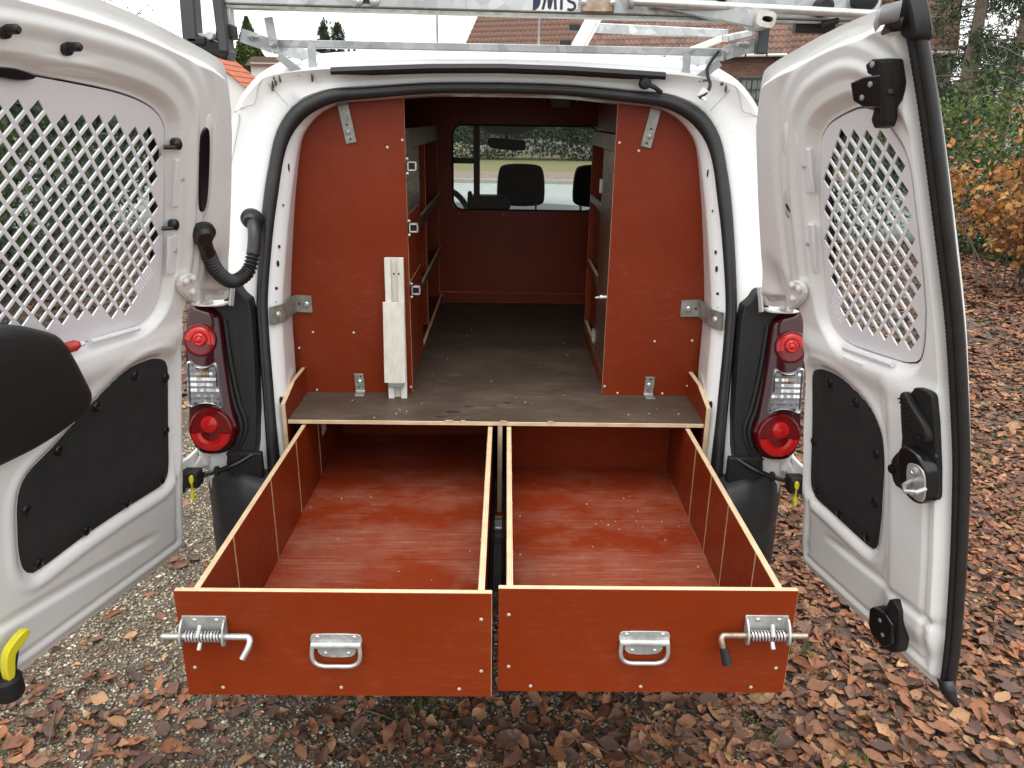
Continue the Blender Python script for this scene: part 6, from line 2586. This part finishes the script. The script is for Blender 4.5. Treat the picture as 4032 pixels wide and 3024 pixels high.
# one pantile, local x across, y up the slope, z out
TW, TL = .215, .345
prof_x = np.linspace(0, 1, 9)
prof_z = .030*np.sin(prof_x*2*np.pi+.6)+.032
TV = []
for yy, zz in ((-.03, .022), (TL+.03, -.004)):
    for xx, pz_ in zip(prof_x, prof_z):
        TV.append((xx*TW*1.03, yy, pz_+zz))
for xx, pz_ in zip(prof_x, prof_z):
    TV.append((xx*TW*1.03, -.03, pz_+.022-.018))
TV = np.array(TV)
TF = [(i, i+1, 10+i, 9+i) for i in range(8)]+[(18+i, 18+i+1, i+1, i) for i in range(8)]
tu = np.array([HU[0], HU[1], 0])
tv_ = np.array([HV[0]*math.cos(PITCH), HV[1]*math.cos(PITCH), math.sin(PITCH)])
tn = np.cross(tu, tv_)
RT = np.stack([tu, tv_, tn], 1)
tiles = []
for row in range(12):
    for c in range(int(Lh/TW)):
        p = np.array(rf(c*TW+.02, row*TL+.02))
        uv, dz = project(p[None])
        tiles.append((p, uv[0], dz[0], row, c))


def vis_tile(q):
    u, v = q[1]
    return (990 < u < 1700 and 25 < v < 135)


tiles.sort(key=lambda q: (not vis_tile(q), q[2]))
tm = MB()
tm.add(TV, TF)
t_lib = []
for k, (p, uv, dz, row, c) in enumerate(tiles[:300]):
    j = random.uniform(-.012, .012)
    Rj = Matrix(RT.tolist()).to_4x4() @ Matrix.Rotation(j, 4, 'Z')
    m4 = Matrix.Translation(p) @ Rj
    if k < 2:
        o = tm.build('tile', 'tile' if k == 0 else 'tile_b', None, smooth=60)
        o.matrix_basis = m4
        reg(o, m4)
        attach(o, roof_o)
        t_lib.append(o)
    else:
        dup(t_lib[0 if random.random() < .6 else 1], roof_o, m4)
rest = tiles[300:]
V = np.vstack([(TV@RT.T)+p for p, *_ in rest])
F = np.vstack([np.array(TF)+i*len(TV) for i in range(len(rest))])
vmesh('tile', V, F, None, 'tile', roof_o, 'stuff', smooth=True)
# walls, gutter, window
mb = MB()
w0 = .45
mb.add([hp3(.1, w0, 0), hp3(Lh, w0, 0), hp3(Lh, w0, ZE+.3), hp3(.1, w0, ZE+.3), hp3(.1, 8.2, 0), hp3(.1, 8.2, ZE), hp3(.1, 4.3, ZE+3.8)], [(0, 1, 2, 3), (0, 3, 6, 5, 4)])
wall_o = mb.build('wall', 'mortar', house, smooth=0)
BW, BH = .21, .065
bricks = []
for r_ in range(44):
    z = 1.0+r_*.078
    for c in range(88):
        t_ = .2+c*.222+(.111 if r_ % 2 else 0)
        if 12.40 < t_+.1 < 13.42 and z < 3.32:
            continue
        bricks.append((t_, z))
bmb = MB()
bmb.box((0, 0, 0), (BW, .02, BH))
RB = Matrix([[HU[0], HV[0], 0], [HU[1], HV[1], 0], [0, 0, 1]]).to_4x4()
b_sorted = []
for t_, z in bricks:
    p = np.array(hp3(t_+BW/2, w0-.008, z+BH/2))
    uv, dz = project(p[None])
    b_sorted.append((not (1480 < uv[0, 0] < 1665 and 120 < uv[0, 1] < 240), dz[0], p))
b_sorted.sort(key=lambda q: (q[0], q[1]))
b_lib = []
for k, (_, _, p) in enumerate(b_sorted[:300]):
    m4 = Matrix.Translation(p) @ RB
    if k < 2:
        o = bmb.build('brick', 'brick' if k == 0 else 'brick_b', None, smooth=0)
        o.matrix_basis = m4
        reg(o, m4)
        attach(o, wall_o)
        b_lib.append(o)
    else:
        dup(b_lib[0 if random.random() < .62 else 1], wall_o, m4)
rest = MB()
for _, _, p in b_sorted[300:]:
    rest.box(p, (BW, .02, BH), RB.to_3x3())
rest.build('brick', 'brick', wall_o, smooth=0)['kind'] = 'stuff'
mb = MB()
mb.tube([hp3(0, -.06, ZE-.02), hp3(Lh, -.06, ZE-.02)], .06, 10)
gt = mb.build('gutter', 'gutter', house)
mb = MB()
mb.add([hp3(0, -.0, ZE-.06), hp3(Lh, -.0, ZE-.06), hp3(Lh, w0, ZE-.06), hp3(0, w0, ZE-.06)], [(0, 1, 2, 3)])
mb.build('soffit', 'window_frame', house, smooth=0)
for k in range(24):
    mb = MB()
    mb.box(hp3(.6+k*.8, -.09, ZE+.0), (.05, .12, .13))
    mb.build('gutter_bracket', 'window_frame', house)
wf = thing('window', None, None, hp3(12.9, w0, 2.6), parent=house)
mb = MB()
for (t0, t1, z0, z1) in ((12.42, 13.40, 3.22, 3.30), (12.42, 13.40, 1.9, 1.98), (12.42, 12.50, 1.98, 3.22), (13.32, 13.40, 1.98, 3.22), (12.885, 12.935, 1.98, 3.22), (12.50, 13.32, 2.83, 2.86), (12.50, 13.32, 2.42, 2.45), (12.69, 12.71, 1.98, 3.22), (13.11, 13.13, 1.98, 3.22)):
    a, b = np.array(hp3(t0, w0-.05, z0)), np.array(hp3(t1, w0-.05, z1))
    mb.box((a+b)/2, (t1-t0, .05, z1-z0), RB.to_3x3())
mb.build('frame', 'window_frame', wf, smooth=0)
mb = MB()
xs_ = np.linspace(12.5, 13.32, 30)
mb.loft([[hp3(x, w0-.005+.01*math.sin(x*60), z) for x in xs_] for z in (1.98, 3.22)], closed=False)
mb.build('curtain', 'curtain', wf)
mb = MB()
mb.add([hp3(12.48, w0-.04, 1.98), hp3(13.34, w0-.04, 1.98), hp3(13.34, w0-.04, 3.22), hp3(12.48, w0-.04, 3.22)], [(0, 1, 2, 3)])
mb.build('pane', 'glass_dark', wf, smooth=0)


def simple_house(name, label, x0, x1, y0, y1, ze, zr, wall, roofm, over=.35, axis='x', windows=()):
    t = thing(name, label, 'house', ((x0+x1)/2, (y0+y1)/2, 0))
    mb = MB()
    if axis == 'x':
        ym = (y0+y1)/2
        mb.add([(x0, y0, 0), (x1, y0, 0), (x1, y0, ze), (x0, y0, ze), (x0, y1, 0), (x1, y1, 0), (x1, y1, ze), (x0, y1, ze), (x0, ym, zr), (x1, ym, zr)], [(0, 1, 2, 3), (4, 7, 6, 5), (0, 3, 8, 7, 4), (1, 5, 6, 9, 2)])
    else:
        xm = (x0+x1)/2
        mb.add([(x0, y0, 0), (x1, y0, 0), (x1, y0, ze), (x0, y0, ze), (x0, y1, 0), (x1, y1, 0), (x1, y1, ze), (x0, y1, ze), (xm, y0, zr), (xm, y1, zr)], [(0, 1, 2, 8, 3), (4, 7, 9, 6, 5), (0, 3, 7, 4), (1, 5, 6, 2)])
    mb.build('wall', wall, t, smooth=0)
    mb = MB()
    if axis == 'x':
        for sy, ye in ((-1, y0), (1, y1)):
            rows = 8
            for r_ in range(rows):
                a, b = r_/rows, (r_+1)/rows
                ya, yb_ = ye+sy*over+(ym-ye-sy*over)*a, ye+sy*over+(ym-ye-sy*over)*b
                za, zb_ = ze-.1+(zr+.08-ze+.1)*a, ze-.1+(zr+.08-ze+.1)*b
                mb.add([(x0-over, ya, za+.03), (x1+over, ya, za+.03), (x1+over, yb_, zb_), (x0-over, yb_, zb_), (x0-over, ya, za-.01), (x1+over, ya, za-.01)], [(0, 1, 2, 3), (4, 5, 1, 0)])
    else:
        for sx, xe in ((-1, x0), (1, x1)):
            rows = 8
            for r_ in range(rows):
                a, b = r_/rows, (r_+1)/rows
                xa, xb = xe+sx*over+(xm-xe-sx*over)*a, xe+sx*over+(xm-xe-sx*over)*b
                za, zb_ = ze-.1+(zr+.08-ze+.1)*a, ze-.1+(zr+.08-ze+.1)*b
                mb.add([(xa, y0-over, za+.03), (xa, y1+over, za+.03), (xb, y1+over, zb_), (xb, y0-over, zb_), (xa, y0-over, za-.01), (xa, y1+over, za-.01)], [(0, 1, 2, 3), (4, 5, 1, 0)])
    mb.build('roof', roofm, t, smooth=0)
    for (wx0, wx1, wz0, wz1) in windows:
        mb = MB()
        mb.box(((wx0+wx1)/2, y0-.02, (wz0+wz1)/2), (wx1-wx0, .05, wz1-wz0))
        w_ = mb.build('window', 'window_frame', t, smooth=0)
        mb = MB()
        mb.box(((wx0+wx1)/2, y0-.05, (wz0+wz1)/2), (wx1-wx0-.1, .01, wz1-wz0-.1))
        mb.build('pane', 'cab_dark', w_, smooth=0)
    return t


simple_house('white_house', 'white rendered house with grey tiled roof, left of the van roof', -9.1, -6.2, 27.4, 28.9, 3.36, 3.52, 'render_white', 'tile_b', .15)
simple_house('white_house', 'low white building with dark pitched roof behind the rack foot', -8.9, -5.2, 32, 39, 2.9, 3.85, 'render_white', 'tile_b', .3, 'y')
simple_house('red_roof_house', 'small house with bright red tiled roof past the wide door top corner', -11.5, -8.1, 24, 26.5, 2.30, 3.62, 'render_white', 'red_tile', .15, 'y', ((-10.1, -9.4, 1.0, 2.1),))
simple_house('pale_annex', 'pale building with orange posts partly hidden by the beech', 15.4, 21, 21.0, 25, 2.65, 3.4, 'render_white', 'red_tile', .3, 'x', ((17.2, 18.4, 1.0, 2.2),))
for x in (15.9, 16.9):
    mb = MB()
    mb.box((x, 20.7, 1.4), (.28, .28, 2.8))
    o = mb.build('orange_post', 'red_tile', None, bevel=.02)
    tag(o, 'orange brick post at the pale building, %s one' % ('left-hand' if x < 16.5 else 'right-hand'), 'post', 'posts at the pale building')
ch = thing('chimney_stack', 'small white chimney pots above the van roof edge', 'chimney', (-9.9, 50, 0))
mb = MB()
mb.box((-9.9, 50, 2.6), (1.1, .8, 5.2))
mb.build('stack', 'render_white', ch, smooth=0)
for k in range(3):
    mb = MB()
    mb.lathe((-10.25+k*.35, 50, 5.2), (0, 0, 1), [(.09, 0), (.09, .5), (.07, .5)], 10)
    mb.build('chimney_pot', 'window_frame', ch)
# neighbour's parked vehicle edge seen between door and body is the white panel of the van itself
